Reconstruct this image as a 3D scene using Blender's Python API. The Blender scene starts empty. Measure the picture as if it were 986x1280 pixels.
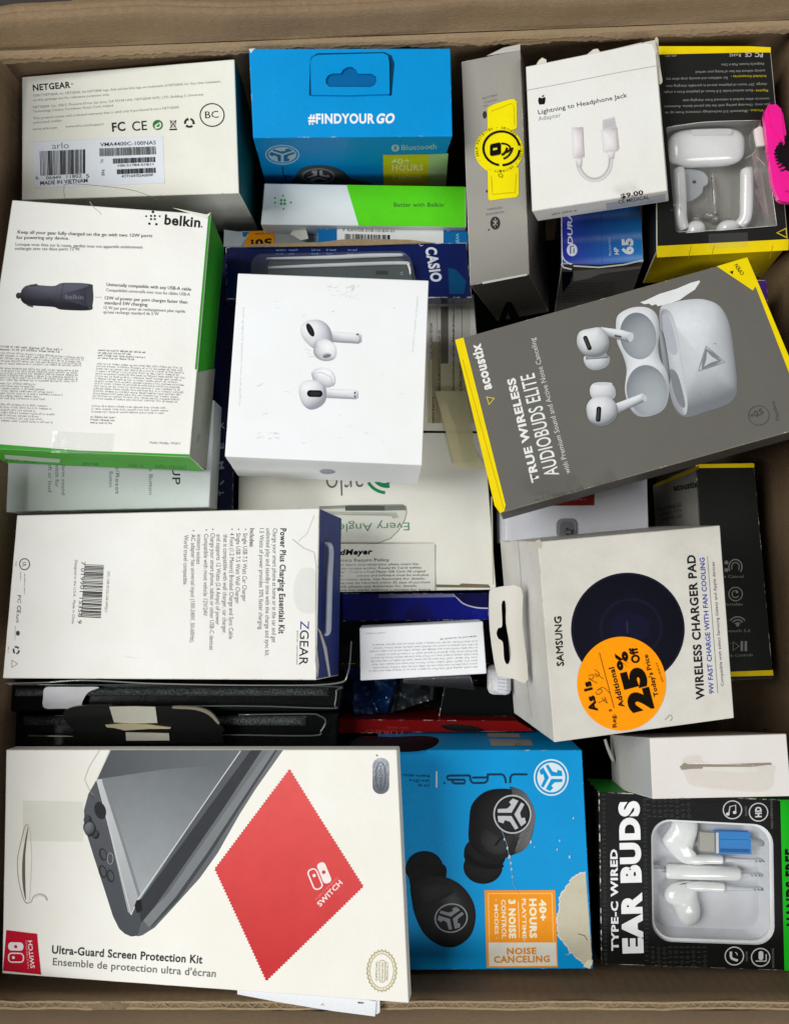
import bpy, bmesh, math, random
from mathutils import Vector, noise
from mathutils.geometry import tessellate_polygon

sc = bpy.context.scene
COL = sc.collection
random.seed(7)
R = math.radians

# ---------------------------------------------------------------- camera, light, exposure
HC, F, NX, NY = 0.80, 1100.0, 500.0, 720.0     # camera height above the table, focal length in photo pixels, point straight below
cam_d = bpy.data.cameras.new('camera')
cam = bpy.data.objects.new('camera', cam_d)
COL.objects.link(cam)
cam.location = (0, 0, HC)
cam_d.sensor_fit = 'VERTICAL'
cam_d.sensor_height = 36.0
cam_d.sensor_width = 36.0
cam_d.lens = 36.0 * F / 1280.0
cam_d.shift_x = (493 - NX) / 1280.0
cam_d.shift_y = (NY - 640) / 1280.0
cam_d.clip_start = 0.01
cam_d.clip_end = 50
sc.camera = cam

world = bpy.data.worlds.new('World')
sc.world = world
world.use_nodes = True
bg = world.node_tree.nodes['Background']
bg.inputs[0].default_value = (0.93, 0.97, 1.0, 1)
bg.inputs[1].default_value = 0.13

def area(name, loc, aim, sx, sy, watts, col):
    l = bpy.data.lights.new(name, 'AREA')
    l.shape = 'RECTANGLE'; l.size = sx; l.size_y = sy
    l.energy = watts; l.color = col
    o = bpy.data.objects.new(name, l)
    COL.objects.link(o)
    o.location = loc
    d = Vector(aim) - Vector(loc)
    o.rotation_euler = d.to_track_quat('-Z', 'Y').to_euler()
    return o
area('ceiling_or_fill_lamp', (-1.80, 0.25, 2.5), (0, 0, .3), 1.5, 1.5, 73, (1.0, 0.998, 0.982))
area('ceiling_or_fill_lamp', (1.0, -1.9, 2.4), (0, 0, .3), 1.7, 1.0, 44, (0.97, 0.985, 1.0))  # added fill light that brightens the near-facing sides

sc.view_settings.view_transform = 'Standard'
sc.view_settings.look = 'None'
sc.view_settings.exposure = 0.0
sc.view_settings.gamma = 1.0
sc.view_settings.use_curve_mapping = False
sc.cycles.max_bounces = 8
sc.cycles.transparent_max_bounces = 16

# ---------------------------------------------------------------- helpers
def lin(c):
    out = []
    for v in c[:3]:
        v = v / 255.0
        out.append(v / 12.92 if v <= 0.04045 else ((v + 0.055) / 1.055) ** 2.4)
    return tuple(out)

def W(px, py, z):
    s = (HC - z) / F
    return Vector(((px - NX) * s, (NY - py) * s, z))

def pix(v):
    s = F / (HC - v.z)
    return (v.x * s + NX, NY - v.y * s)

class Zoom:
    def __init__(s, ox, oy, k): s.o = (ox, oy); s.k = k
    def __call__(s, x, y): return (s.o[0] + x / s.k, s.o[1] + y / s.k)
ZP = Zoom(0, 0, 1)
ZA = Zoom(0, 0, 2.817); ZB = Zoom(280, 0, 2.817); ZC = Zoom(560, 0, 2.3146); ZD = Zoom(0, 220, 2.977)
ZE = Zoom(260, 270, 2.665); ZF = Zoom(560, 320, 2.3146); ZG = Zoom(0, 560, 2.241); ZH = Zoom(400, 560, 3.284)
ZI = Zoom(600, 560, 2.554); ZJ = Zoom(0, 900, 3.287); ZK = Zoom(250, 900, 3.368); ZL = Zoom(480, 880, 3.2)
ZM = Zoom(720, 860, 3.049); ZN = Zoom(820, 120, 4.922); ZO = Zoom(580, 220, 4.108); ZQ = Zoom(440, 270, 4.93)
ZT = Zoom(260, 270, 4.93); ZR = Zoom(420, 840, 4.108); ZS = Zoom(0, 830, 4.108); ZU = Zoom(220, 830, 4.108)
ZV = Zoom(860, 540, 3.2); ZX = Zoom(560, 560, 3.287); ZW = Zoom(240, 440, 5.82); ZAC = Zoom(810, 50, 5.602)
ZFM = Zoom(385, 620, 5.634); ZJB = Zoom(310, 170, 3.792); ZYS = Zoom(580, 110, 7.11); ZST = Zoom(720, 780, 7.585)
ZJL = Zoom(0, 640, 5.82)

# ---------------------------------------------------------------- materials
MATS = {}
def nt_new(name):
    m = bpy.data.materials.new(name); m.use_nodes = True
    nt = m.node_tree
    b = nt.nodes['Principled BSDF']
    return m, nt, b
def nd(nt, typ, **kw):
    n = nt.nodes.new(typ)
    for k, v in kw.items(): setattr(n, k, v)
    return n
def noise_node(nt, scale, detail=4, rough=.55, co=None):
    n = nd(nt, 'ShaderNodeTexNoise')
    n.inputs['Scale'].default_value = scale; n.inputs['Detail'].default_value = detail
    n.inputs['Roughness'].default_value = rough
    if co is not None: nt.links.new(co, n.inputs['Vector'])
    return n.outputs['Fac']
def ramp(nt, fac, a, b, ca=(0, 0, 0, 1), cb=(1, 1, 1, 1)):
    r = nd(nt, 'ShaderNodeValToRGB')
    r.color_ramp.elements[0].position = a; r.color_ramp.elements[0].color = ca
    r.color_ramp.elements[1].position = b; r.color_ramp.elements[1].color = cb
    nt.links.new(fac, r.inputs[0])
    return r.outputs[0]
def mixc(nt, fac, a, b, mode='MIX'):
    m = nd(nt, 'ShaderNodeMix', data_type='RGBA', blend_type=mode)
    for s, v in ((m.inputs[0], fac), (m.inputs[6], a), (m.inputs[7], b)):
        if hasattr(v, 'is_linked') or hasattr(v, 'links'): nt.links.new(v, s)
        elif isinstance(v, (int, float)): s.default_value = v
        else: s.default_value = (*v[:3], 1)
    return m.outputs[2]

def card(color, rough=.5, grime=.07, edge=0, coat=0.0, fiber=.06, tex=None):
    """printed paperboard: base colour, handling dirt, faint fibre relief; edge = worn fraction"""
    key = (tuple(color), rough, grime, edge, coat, fiber)
    if key in MATS: return MATS[key]
    m, nt, b = nt_new('paperboard')
    tc = nd(nt, 'ShaderNodeTexCoord').outputs['Object']
    c = lin(color)
    col = (*c, 1)
    n1 = noise_node(nt, 22, 5, .6, tc)
    f1 = ramp(nt, n1, .35, .75)
    dark = tuple(v * (1 - grime * 1.6) for v in c)
    warm = (dark[0], dark[1] * .985, dark[2] * .95)
    o = mixc(nt, f1, c, warm)
    if grime > 0.03:
        n3 = noise_node(nt, 9, 8, .7, tc)
        f3 = ramp(nt, n3, .60, .74)
        mm = nd(nt, 'ShaderNodeMath', operation='MULTIPLY'); nt.links.new(f3, mm.inputs[0]); mm.inputs[1].default_value = min(1, grime * 3)
        o = mixc(nt, mm.outputs[0], o, (c[0] * .78, c[1] * .75, c[2] * .68))
        # scuffs: stretched thin noise
        mp = nd(nt, 'ShaderNodeMapping'); mp.inputs['Scale'].default_value = (1, 9, 3); mp.inputs['Rotation'].default_value = (0, 0, .5)
        nt.links.new(tc, mp.inputs[0])
        n5 = noise_node(nt, 26, 6, .7, mp.outputs[0])
        f5 = ramp(nt, n5, .685, .71)
        lum = sum(c) / 3
        tgt = tuple(v * .72 for v in c) if lum > .3 else tuple(min(1, v + .16) for v in c)
        m5 = nd(nt, 'ShaderNodeMath', operation='MULTIPLY'); nt.links.new(f5, m5.inputs[0]); m5.inputs[1].default_value = .45
        o = mixc(nt, m5.outputs[0], o, tgt)
    if edge:
        n4 = noise_node(nt, 160, 5, .7, tc)
        f4 = ramp(nt, n4, .62 - edge * .3, .72 - edge * .3)
        lum = sum(c) / 3
        o = mixc(nt, f4, o, lin((214, 208, 196)) if lum < .45 else lin((188, 180, 165)))
    nt.links.new(o, b.inputs['Base Color'])
    b.inputs['Roughness'].default_value = rough
    nr = noise_node(nt, 60, 4, .6, tc)
    mr = nd(nt, 'ShaderNodeMapRange'); nt.links.new(nr, mr.inputs[0])
    mr.inputs[3].default_value = rough - .08; mr.inputs[4].default_value = rough + .1
    nt.links.new(mr.outputs[0], b.inputs['Roughness'])
    b.inputs['Specular IOR Level'].default_value = .14
    b.inputs['Coat Weight'].default_value = coat * .6
    b.inputs['Coat Roughness'].default_value = .18
    bp = nd(nt, 'ShaderNodeBump'); bp.inputs['Strength'].default_value = fiber * 3
    bp.inputs['Distance'].default_value = .0006
    n2 = noise_node(nt, 500, 3, .5, tc)
    nw = noise_node(nt, 45, 5, .6, tc)
    ad = nd(nt, 'ShaderNodeMath', operation='MULTIPLY_ADD'); nt.links.new(nw, ad.inputs[0]); ad.inputs[1].default_value = 4.0
    nt.links.new(n2, ad.inputs[2])
    nt.links.new(ad.outputs[0], bp.inputs['Height'])
    nt.links.new(bp.outputs[0], b.inputs['Normal'])
    MATS[key] = m
    return m

def ink(kind='matte'):
    """flat print: colour attribute laid by the printing plates"""
    key = 'ink_' + kind
    if key in MATS: return MATS[key]
    m, nt, b = nt_new('printed_ink')
    at = nd(nt, 'ShaderNodeVertexColor', layer_name='Col')
    tc = nd(nt, 'ShaderNodeTexCoord').outputs['Object']
    n = noise_node(nt, 90, 6, .65, tc)
    f = ramp(nt, n, .3, .75, (1, 1, 1, 1), (.90, .895, .88, 1))
    o = mixc(nt, 1.0, at.outputs[0], f, 'MULTIPLY')
    nt.links.new(o, b.inputs['Base Color'])
    b.inputs['Roughness'].default_value = {'matte': .5, 'gloss': .25, 'foil': .22}[kind]
    b.inputs['Specular IOR Level'].default_value = .12
    if kind == 'gloss': b.inputs['Coat Weight'].default_value = .15; b.inputs['Coat Roughness'].default_value = .2
    if kind == 'foil': b.inputs['Metallic'].default_value = .8
    nw = noise_node(nt, 45, 5, .6, tc)
    bp = nd(nt, 'ShaderNodeBump'); bp.inputs['Strength'].default_value = .3; bp.inputs['Distance'].default_value = .002
    nt.links.new(nw, bp.inputs['Height']); nt.links.new(bp.outputs[0], b.inputs['Normal'])
    MATS[key] = m
    return m

def plain(name, color, rough=.5, metal=0, coat=0, bump=0, bscale=400, emit=0, sss=0):
    key = (name, tuple(color), rough, metal)
    if key in MATS: return MATS[key]
    m, nt, b = nt_new(name)
    tc = nd(nt, 'ShaderNodeTexCoord').outputs['Object']
    n = noise_node(nt, 70, 5, .6, tc)
    c = lin(color)
    f = ramp(nt, n, .3, .8)
    nt.links.new(mixc(nt, f, c, tuple(v * .86 for v in c)), b.inputs['Base Color'])
    b.inputs['Roughness'].default_value = rough; b.inputs['Metallic'].default_value = metal
    b.inputs['Coat Weight'].default_value = coat
    if sss:
        b.inputs['Subsurface Weight'].default_value = sss; b.inputs['Subsurface Scale'].default_value = .003
    if bump:
        bp = nd(nt, 'ShaderNodeBump'); bp.inputs['Strength'].default_value = bump; bp.inputs['Distance'].default_value = .001
        nt.links.new(noise_node(nt, bscale, 4, .6, tc), bp.inputs['Height']); nt.links.new(bp.outputs[0], b.inputs['Normal'])
    MATS[key] = m
    return m

def fuzzy(name, color, spark):
    key = (name, 'fuzzy')
    if key in MATS: return MATS[key]
    m, nt, b = nt_new(name)
    tc = nd(nt, 'ShaderNodeTexCoord').outputs['Object']
    n = noise_node(nt, 900, 3, .7, tc)
    nt.links.new(mixc(nt, ramp(nt, n, .42, .68), lin(color), lin(spark)), b.inputs['Base Color'])
    b.inputs['Roughness'].default_value = .9
    bp = nd(nt, 'ShaderNodeBump'); bp.inputs['Strength'].default_value = .8; bp.inputs['Distance'].default_value = .001
    nt.links.new(n, bp.inputs['Height']); nt.links.new(bp.outputs[0], b.inputs['Normal'])
    MATS[key] = m
    return m

def clear(name='clear_plastic', tint=(252, 253, 252), haze=.10, gl=.55, rough=.06, bump=.12, bscale=30):
    key = (name, 'clear')
    if key in MATS: return MATS[key]
    m = bpy.data.materials.new(name); m.use_nodes = True
    nt = m.node_tree
    nt.nodes.remove(nt.nodes['Principled BSDF'])
    out = nt.nodes['Material Output']
    tr = nd(nt, 'ShaderNodeBsdfTransparent'); tr.inputs[0].default_value = (*lin(tint), 1)
    gls = nd(nt, 'ShaderNodeBsdfGlossy'); gls.inputs['Roughness'].default_value = rough
    df = nd(nt, 'ShaderNodeBsdfDiffuse'); df.inputs[0].default_value = (*lin(tint), 1)
    tc = nd(nt, 'ShaderNodeTexCoord').outputs['Object']
    bp = nd(nt, 'ShaderNodeBump'); bp.inputs['Strength'].default_value = bump; bp.inputs['Distance'].default_value = .0015
    nt.links.new(noise_node(nt, bscale, 4, .6, tc), bp.inputs['Height'])
    nt.links.new(bp.outputs[0], gls.inputs['Normal'])
    fr = nd(nt, 'ShaderNodeFresnel'); fr.inputs[0].default_value = 1.5
    nt.links.new(bp.outputs[0], fr.inputs['Normal'])
    mu = nd(nt, 'ShaderNodeMath', operation='MULTIPLY_ADD'); nt.links.new(fr.outputs[0], mu.inputs[0]); mu.inputs[1].default_value = gl * 1.6; mu.inputs[2].default_value = gl * .05
    m1 = nd(nt, 'ShaderNodeMixShader'); m1.inputs[0].default_value = haze
    nt.links.new(tr.outputs[0], m1.inputs[1]); nt.links.new(df.outputs[0], m1.inputs[2])
    m2 = nd(nt, 'ShaderNodeMixShader')
    nt.links.new(mu.outputs[0], m2.inputs[0]); nt.links.new(m1.outputs[0], m2.inputs[1]); nt.links.new(gls.outputs[0], m2.inputs[2])
    nt.links.new(m2.outputs[0], out.inputs[0])
    MATS[key] = m
    return m

def kraft(name='kraft_board', color=(166, 138, 104), flute=0, dark=0.0):
    key = (name, tuple(color), flute)
    if key in MATS: return MATS[key]
    m, nt, b = nt_new(name)
    tcn = nd(nt, 'ShaderNodeTexCoord').outputs['Object']
    c = lin(color)
    n1 = noise_node(nt, 14, 7, .65, tcn)
    o = mixc(nt, ramp(nt, n1, .35, .7), c, tuple(v * .80 for v in c))
    mp = nd(nt, 'ShaderNodeMapping'); mp.inputs['Scale'].default_value = (1, 1, 6) if flute != 'y' else (6, 1, 1)
    nt.links.new(tcn, mp.inputs[0])
    n2 = noise_node(nt, 350, 4, .7, mp.outputs[0])
    o = mixc(nt, ramp(nt, n2, .4, .75), o, tuple(v * .72 for v in c))
    n3 = noise_node(nt, 6, 9, .75, tcn)
    mm = nd(nt, 'ShaderNodeMath', operation='MULTIPLY'); nt.links.new(ramp(nt, n3, .56, .72), mm.inputs[0]); mm.inputs[1].default_value = .5
    o = mixc(nt, mm.outputs[0], o, tuple(v * .58 for v in c))
    n6 = noise_node(nt, 1400, 3, .6, mp.outputs[0])
    o = mixc(nt, ramp(nt, n6, .55, .75), o, tuple(min(1, v * 1.35) for v in c))
    mq = nd(nt, 'ShaderNodeMapping'); mq.inputs['Scale'].default_value = (1.2, 1, 14) if flute != 'y' else (1, 1.2, 14); nt.links.new(tcn, mq.inputs[0])
    n7 = noise_node(nt, 13, 8, .7, mq.outputs[0])
    m7 = nd(nt, 'ShaderNodeMath', operation='MULTIPLY'); nt.links.new(ramp(nt, n7, .66, .69), m7.inputs[0]); m7.inputs[1].default_value = .55
    o = mixc(nt, m7.outputs[0], o, tuple(v * .45 for v in c))
    nt.links.new(o, b.inputs['Base Color'])
    b.inputs['Roughness'].default_value = .78
    bp = nd(nt, 'ShaderNodeBump'); bp.inputs['Strength'].default_value = .45; bp.inputs['Distance'].default_value = .0012
    hsum = n2
    nw = noise_node(nt, 30, 6, .6, tcn)
    ad = nd(nt, 'ShaderNodeMath', operation='MULTIPLY_ADD'); nt.links.new(nw, ad.inputs[0]); ad.inputs[1].default_value = 3.0; nt.links.new(n2, ad.inputs[2])
    if flute:
        wv = nd(nt, 'ShaderNodeTexWave', wave_type='BANDS', bands_direction='X' if flute == 'x' else 'Y')
        wv.inputs['Scale'].default_value = 48; wv.inputs['Distortion'].default_value = .6
        nt.links.new(tcn, wv.inputs[0])
        a2 = nd(nt, 'ShaderNodeMath', operation='MULTIPLY_ADD'); nt.links.new(wv.outputs['Fac'], a2.inputs[0]); a2.inputs[1].default_value = .18; nt.links.new(ad.outputs[0], a2.inputs[2])
        ad = a2
    nt.links.new(ad.outputs[0], bp.inputs['Height'])
    nt.links.new(bp.outputs[0], b.inputs['Normal'])
    MATS[key] = m
    return m

# ---------------------------------------------------------------- objects
def thing(name, label, cat, loc, group=None):
    o = bpy.data.objects.new(name, None)
    o.empty_display_size = .01
    COL.objects.link(o); o.location = loc
    o['label'] = label; o['category'] = cat
    if group: o['group'] = group
    o.name = name
    return o

def wloc(o):
    v = Vector(o.location)
    while o.parent: o = o.parent; v += Vector(o.location)
    return v

def link_mesh(name, me, parent=None, label=None, cat=None, kind=None, group=None):
    o = bpy.data.objects.new(name, me)
    COL.objects.link(o)
    if parent: o.parent = parent
    if label: o['label'] = label
    if cat: o['category'] = cat
    if kind: o['kind'] = kind
    if group: o['group'] = group
    return o

def mesh_obj(name, verts, faces, mats, parent=None, midx=None, smooth=True, **kw):
    off = wloc(parent) if parent else Vector((0, 0, 0))
    me = bpy.data.meshes.new(name)
    me.from_pydata([tuple(Vector(v) - off) for v in verts], [], faces)
    if not isinstance(mats, (list, tuple)): mats = [mats]
    for m in mats: me.materials.append(m)
    if midx: me.polygons.foreach_set('material_index', midx)
    me.polygons.foreach_set('use_smooth', [smooth] * len(me.polygons))
    me.update()
    return link_mesh(name, me, parent, **kw)

class Face:
    """a flat (slightly pillowed) panel through four world corners"""
    def __init__(s, c, bump=0.0, seed=0, inner=None):
        s.c = [Vector(v) for v in c]
        n = (s.c[2] - s.c[0]).cross(s.c[3] - s.c[1]).normalized()
        ctr = sum(s.c, Vector()) / 4
        if inner is not None and n.dot(ctr - inner) < 0: n = -n
        if inner is None and n.z < 0: n = -n
        s.n = n; s.o = ctr; s.bump = bump; s.seed = seed; s.layer = 0
        s.ed = []
        for i in range(4):
            a, b = s.c[i], s.c[(i + 1) % 4]
            t = (b - a).normalized()
            q = n.cross(t)
            if q.dot(ctr - a) < 0: q = -q
            s.ed.append((a, q))
        s.size = min((s.c[1] - s.c[0]).length, (s.c[3] - s.c[0]).length)
    def h(s, p):
        if not s.bump: return 0.0
        w = 1.0
        m = min(.018, s.size * .45)
        for a, q in s.ed:
            d = (p - a).dot(q) / m
            d = 0 if d < 0 else 1 if d > 1 else d
            w *= d * d * (3 - 2 * d)
        if w == 0: return 0.0
        v = noise.noise(p * 14 + Vector((s.seed * 3.1, 0, s.seed))) * 1.0 + noise.noise(p * 36 + Vector((0, s.seed, 0))) * .08
        return s.bump * w * (v + .35)
    def on(s, p, lift=0.0):
        p = p - s.n * (p - s.o).dot(s.n)
        return p + s.n * (s.h(p) + lift)
    def P(s, px, py, lift=0.0):
        d = W(px, py, 0) - Vector((0, 0, HC))
        o = Vector((0, 0, HC))
        t = (s.o - o).dot(s.n) / d.dot(s.n)
        p = o + d * t
        return p + s.n * (s.h(p) + lift)
    def px_size(s, px, py):
        p = s.P(px, py)
        return (HC - p.z) / F

def plane_z(c3, px, py):
    """intersect the ray of a pixel with the plane of three world points"""
    n = (c3[1] - c3[0]).cross(c3[2] - c3[0])
    o = Vector((0, 0, HC)); d = W(px, py, 0) - o
    return o + d * ((c3[0] - o).dot(n) / d.dot(n))

_gl = {}
def glyphs(txt, bold=0.0, shear=0.0, res=3, space=1.0):
    key = (txt, bold, shear, res, space)
    if key in _gl: return _gl[key]
    cu = bpy.data.curves.new('t', 'FONT')
    cu.body = txt; cu.resolution_u = res; cu.offset = bold; cu.shear = shear; cu.space_character = space
    cu.fill_mode = 'BOTH'
    o = bpy.data.objects.new('t', cu)
    COL.objects.link(o)
    dg = bpy.context.evaluated_depsgraph_get()
    me = bpy.data.meshes.new_from_object(o.evaluated_get(dg))
    V = [(v.co.x, v.co.y) for v in me.vertices]
    Fc = [tuple(p.vertices) for p in me.polygons]
    bpy.data.objects.remove(o); bpy.data.curves.remove(cu); bpy.data.meshes.remove(me)
    xs = [v[0] for v in V] or [0]
    r = (V, Fc, min(xs), max(xs))
    _gl[key] = r
    return r
CAP = None
def cap_h():
    global CAP
    if CAP is None:
        V, _, _, _ = glyphs('H')
        CAP = max(v[1] for v in V)
    return CAP

def smooth_poly(pts, n=6, closed=True):
    out = []
    m = len(pts)
    rng = range(m) if closed else range(m - 1)
    for i in rng:
        if closed: p0, p1, p2, p3 = pts[i - 1], pts[i], pts[(i + 1) % m], pts[(i + 2) % m]
        else: p0, p1, p2, p3 = pts[max(i - 1, 0)], pts[i], pts[i + 1], pts[min(i + 2, m - 1)]
        for k in range(n):
            t = k / n
            out.append(tuple(.5 * (2 * b + (c - a) * t + (2 * a - 5 * b + 4 * c - d) * t * t + (3 * b - a - 3 * c + d) * t ** 3)
                             for a, b, c, d in zip(p0, p1, p2, p3)))
    if not closed: out.append(pts[-1])
    return out
def ell(cx, cy, rx, ry=None, n=40, rot=0, a0=0, a1=360):
    ry = rx if ry is None else ry
    c, s = math.cos(R(rot)), math.sin(R(rot))
    out = []
    full = abs(a1 - a0) >= 360
    for i in range(n if full else n + 1):
        a = R(a0 + (a1 - a0) * i / n)
        x, y = rx * math.cos(a), ry * math.sin(a)
        out.append((cx + x * c - y * s, cy + x * s + y * c))
    return out
def rrect(x0, y0, x1, y1, r, n=6, q=None):
    """rounded rectangle; q = four corners (TL,TR,BR,BL) to map it on"""
    out = []
    for cx, cy, a in ((x1 - r, y0 + r, -90), (x1 - r, y1 - r, 0), (x0 + r, y1 - r, 90), (x0 + r, y0 + r, 180)):
        for i in range(n + 1):
            t = R(a + 90 * i / n)
            out.append((cx + r * math.cos(t), cy + r * math.sin(t)))
    if q:
        o2 = []
        for x, y in out:
            u, v = (x - x0) / (x1 - x0), (y - y0) / (y1 - y0)
            o2.append(tuple((q[0][k] * (1 - u) + q[1][k] * u) * (1 - v) + (q[3][k] * (1 - u) + q[2][k] * u) * v for k in (0, 1)))
        out = o2
    return out
def qrr(q, rf=.15, n=6):
    """rounded quad from four corners"""
    w = math.dist(q[0], q[1]); h = math.dist(q[0], q[3])
    return rrect(0, 0, w, h, rf * min(w, h), n, q)
def star(cx, cy, rx, ry, n, amp, rot=0):
    out = []
    for i in range(n * 2):
        a = math.pi * i / n
        k = 1 + (amp if i % 2 else -amp)
        out.append((cx + rx * k * math.cos(a), cy + ry * k * math.sin(a)))
    return out

class Print:
    """flat print collected into one mesh on a face; coordinates are those of a view (zoom) of the face"""
    def __init__(s, root, face, name='lettering', zoom=ZP, kind='matte', base=None):
        s.root, s.f, s.name, s.z, s.kind = root, face, name, zoom, kind
        s.V, s.Fc, s.C = [], [], []
        s.under = False
        face.layer += 1
        s.lift = .00006 + .00002 * face.layer
    def up(s, k=1):
        s.lift += .000012 * k; s.under = True
    def over(s):
        if s.under: s.up(); s.under = False
    def _add(s, pts, faces, cols):
        b = len(s.V)
        for p in pts:
            s.V.append(s.f.P(*s.z(*p), s.lift))
        for fc in faces: s.Fc.append(tuple(b + i for i in fc))
        if callable(cols): s.C += [cols(*p) for p in pts]
        elif isinstance(cols, list): s.C += cols
        else: s.C += [cols] * len(pts)
    def fill(s, poly, col, holes=None, sub=None):
        s.up()
        loops = [[Vector((x, y, 0)) for x, y in poly]] + [[Vector((x, y, 0)) for x, y in h] for h in (holes or [])]
        pts = [(v.x, v.y) for l in loops for v in l]
        tris = [tuple(t) for t in tessellate_polygon(loops)]
        mx = (11 * s.z.k if s.f.bump else None)
        if sub: mx = min(sub, mx or sub)
        if mx:
            done = []
            pts = list(pts); cache = {}
            st = list(tris)
            while st:
                t = st.pop()
                L = [math.dist(pts[t[i]], pts[t[(i + 1) % 3]]) for i in range(3)]
                m = max(L)
                if m <= mx or len(done) > 60000: done.append(t); continue
                i = L.index(m)
                a, b2, c = t[i], t[(i + 1) % 3], t[(i + 2) % 3]
                k = (min(a, b2), max(a, b2))
                if k not in cache:
                    cache[k] = len(pts)
                    pts.append(((pts[a][0] + pts[b2][0]) / 2, (pts[a][1] + pts[b2][1]) / 2))
                q = cache[k]
                st += [(a, q, c), (q, b2, c)]
            tris = done
        cc = col if callable(col) else col
        s._add(pts, tris, (lambda x, y: col(x, y)) if callable(col) else cc)
        return s
    def quad(s, q, col): return s.fill(q, col)
    def stroke(s, pts, w, col, closed=False, lay=True):
        if lay: s.up()
        if s.f.bump:
            step = 10 * s.z.k; q = []
            loop = list(pts) + ([pts[0]] if closed else [])
            for a, b in zip(loop, loop[1:]):
                n_ = max(1, int(math.dist(a, b) / step))
                q += [(a[0] + (b[0] - a[0]) * i / n_, a[1] + (b[1] - a[1]) * i / n_) for i in range(n_)]
            if not closed: q.append(loop[-1])
            pts = q
        m = len(pts)
        L, Rr = [], []
        for i in range(m):
            if closed: a, b = pts[i - 1], pts[(i + 1) % m]
            else: a, b = pts[max(i - 1, 0)], pts[min(i + 1, m - 1)]
            dx, dy = b[0] - a[0], b[1] - a[1]
            l = math.hypot(dx, dy) or 1
            nx, ny = -dy / l * w / 2, dx / l * w / 2
            L.append((pts[i][0] + nx, pts[i][1] + ny)); Rr.append((pts[i][0] - nx, pts[i][1] - ny))
        P = L + Rr
        fc = []
        for i in range(m if closed else m - 1):
            j = (i + 1) % m
            fc.append((i, j, m + j, m + i))
        s._add(P, fc, col)
        return s
    def ring(s, cx, cy, rx, ry, w, col, rot=0, a0=0, a1=360):
        return s.stroke(ell(cx, cy, rx, ry, 44, rot, a0, a1), w, col, closed=abs(a1 - a0) >= 360)
    def text(s, txt, p0, p1, h, col, bold=0, shear=0, up=None, res=None, space=1.0):
        s.over()
        hp = h / s.z.k
        if res is None: res = 2 if hp < 9 else 5
        V, Fc, x0, x1 = glyphs(txt, 0 if hp < 4.2 else bold * .5 if hp < 6 else bold * .85, shear, res, space + (bold * 2.2 if hp > 6 else 0))
        dx, dy = p1[0] - p0[0], p1[1] - p0[1]
        l = math.hypot(dx, dy)
        if up is None: up = (dy / l, -dx / l)
        k = h / cap_h()
        pts = [(p0[0] + dx * (x - x0) / (x1 - x0) + up[0] * y * k, p0[1] + dy * (x - x0) / (x1 - x0) + up[1] * y * k) for x, y in V]
        s._add(pts, Fc, col)
        return s
    def blob(s, outline, lo, hi, L=(-.4, -.5, .77), n=6, sm=True, gl=0, ctr=None, pw=1.0):
        """shaded picture of a rounded form"""
        s.up()
        o = smooth_poly(outline, n) if sm else outline
        cx = sum(p[0] for p in o) / len(o); cy = sum(p[1] for p in o) / len(o)
        if ctr: cx, cy = ctr
        m = len(o)
        rings = [1, .97, .92, .84, .72, .55, .35]
        pts, cols, fc = [], [], []
        ln = math.sqrt(sum(v * v for v in L)); Ln = tuple(v / ln for v in L)
        nrm = []
        for i in range(m):
            a, b = o[i - 1], o[(i + 1) % m]
            dx, dy = b[0] - a[0], b[1] - a[1]
            q = (dy, -dx)
            if q[0] * (o[i][0] - cx) + q[1] * (o[i][1] - cy) < 0: q = (-q[0], -q[1])
            l = math.hypot(*q) or 1
            nrm.append((q[0] / l, q[1] / l))
        def shade(nx, ny, t):
            nz = math.sqrt(max(0, 1 - t * t))
            d = max(0, nx * t * Ln[0] + ny * t * Ln[1] + nz * Ln[2]) ** pw
            c = [lo[k] + (hi[k] - lo[k]) * d for k in range(3)]
            if gl:
                g = max(0, d) ** 30 * gl
                c = [min(1, v + g) for v in c]
            return tuple(c)
        for t in rings:
            for i in range(m):
                pts.append((cx + (o[i][0] - cx) * t, cy + (o[i][1] - cy) * t)); cols.append(shade(*nrm[i], min(t, .985)))
        pts.append((cx, cy)); cols.append(shade(0, 0, 0))
        for r in range(len(rings) - 1):
            for i in range(m):
                j = (i + 1) % m
                fc.append((r * m + i, r * m + j, (r + 1) * m + j, (r + 1) * m + i))
        b = (len(rings) - 1) * m
        for i in range(m): fc.append((b + i, b + (i + 1) % m, len(pts) - 1))
        s._add(pts, fc, cols)
        return s
    def micro(s, p0, p1, h, col, bg=None, fill=.85, seed=None):
        """print too fine to read: rows of tiny strokes in word groups"""
        s.over()
        rnd = random.Random(seed if seed is not None else int(p0[0] * 7 + p0[1] * 13))
        dx, dy = p1[0] - p0[0], p1[1] - p0[1]
        l = math.hypot(dx, dy); tx, ty = dx / l, dy / l; ux, uy = ty, -tx
        x = 0; P = []; fc = []
        while x < l:
            for _ in range(rnd.randint(2, 9)):
                w = h * rnd.uniform(.28, .5); hh = h * rnd.choice((.72, .72, .72, 1.0, .75)); lo = -h * .25 if rnd.random() < .12 else 0
                if x + w > l: break
                sg = w * .42
                if rnd.random() < .6:
                    strk = [(x, lo, x + sg, hh)]
                    if rnd.random() < .7: strk.append((x + sg, hh * .62, x + w, hh * .88) if rnd.random() < .5 else (x + sg, 0, x + w, hh * .25))
                else:
                    strk = [(x, 0, x + sg, hh * .8), (x + w * .75, 0, x + w * 1.1, hh * .7)]
                for a, b, c, d in strk:
                    k = len(P)
                    P += [(p0[0] + tx * u + ux * v, p0[1] + ty * u + uy * v) for u, v in ((a, b), (c, b), (c, d), (a, d))]
                    fc.append((k, k + 1, k + 2, k + 3))
                x += w * 1.35
            x += h * .45
        if P: s._add(P, fc, col)
        return s
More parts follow.
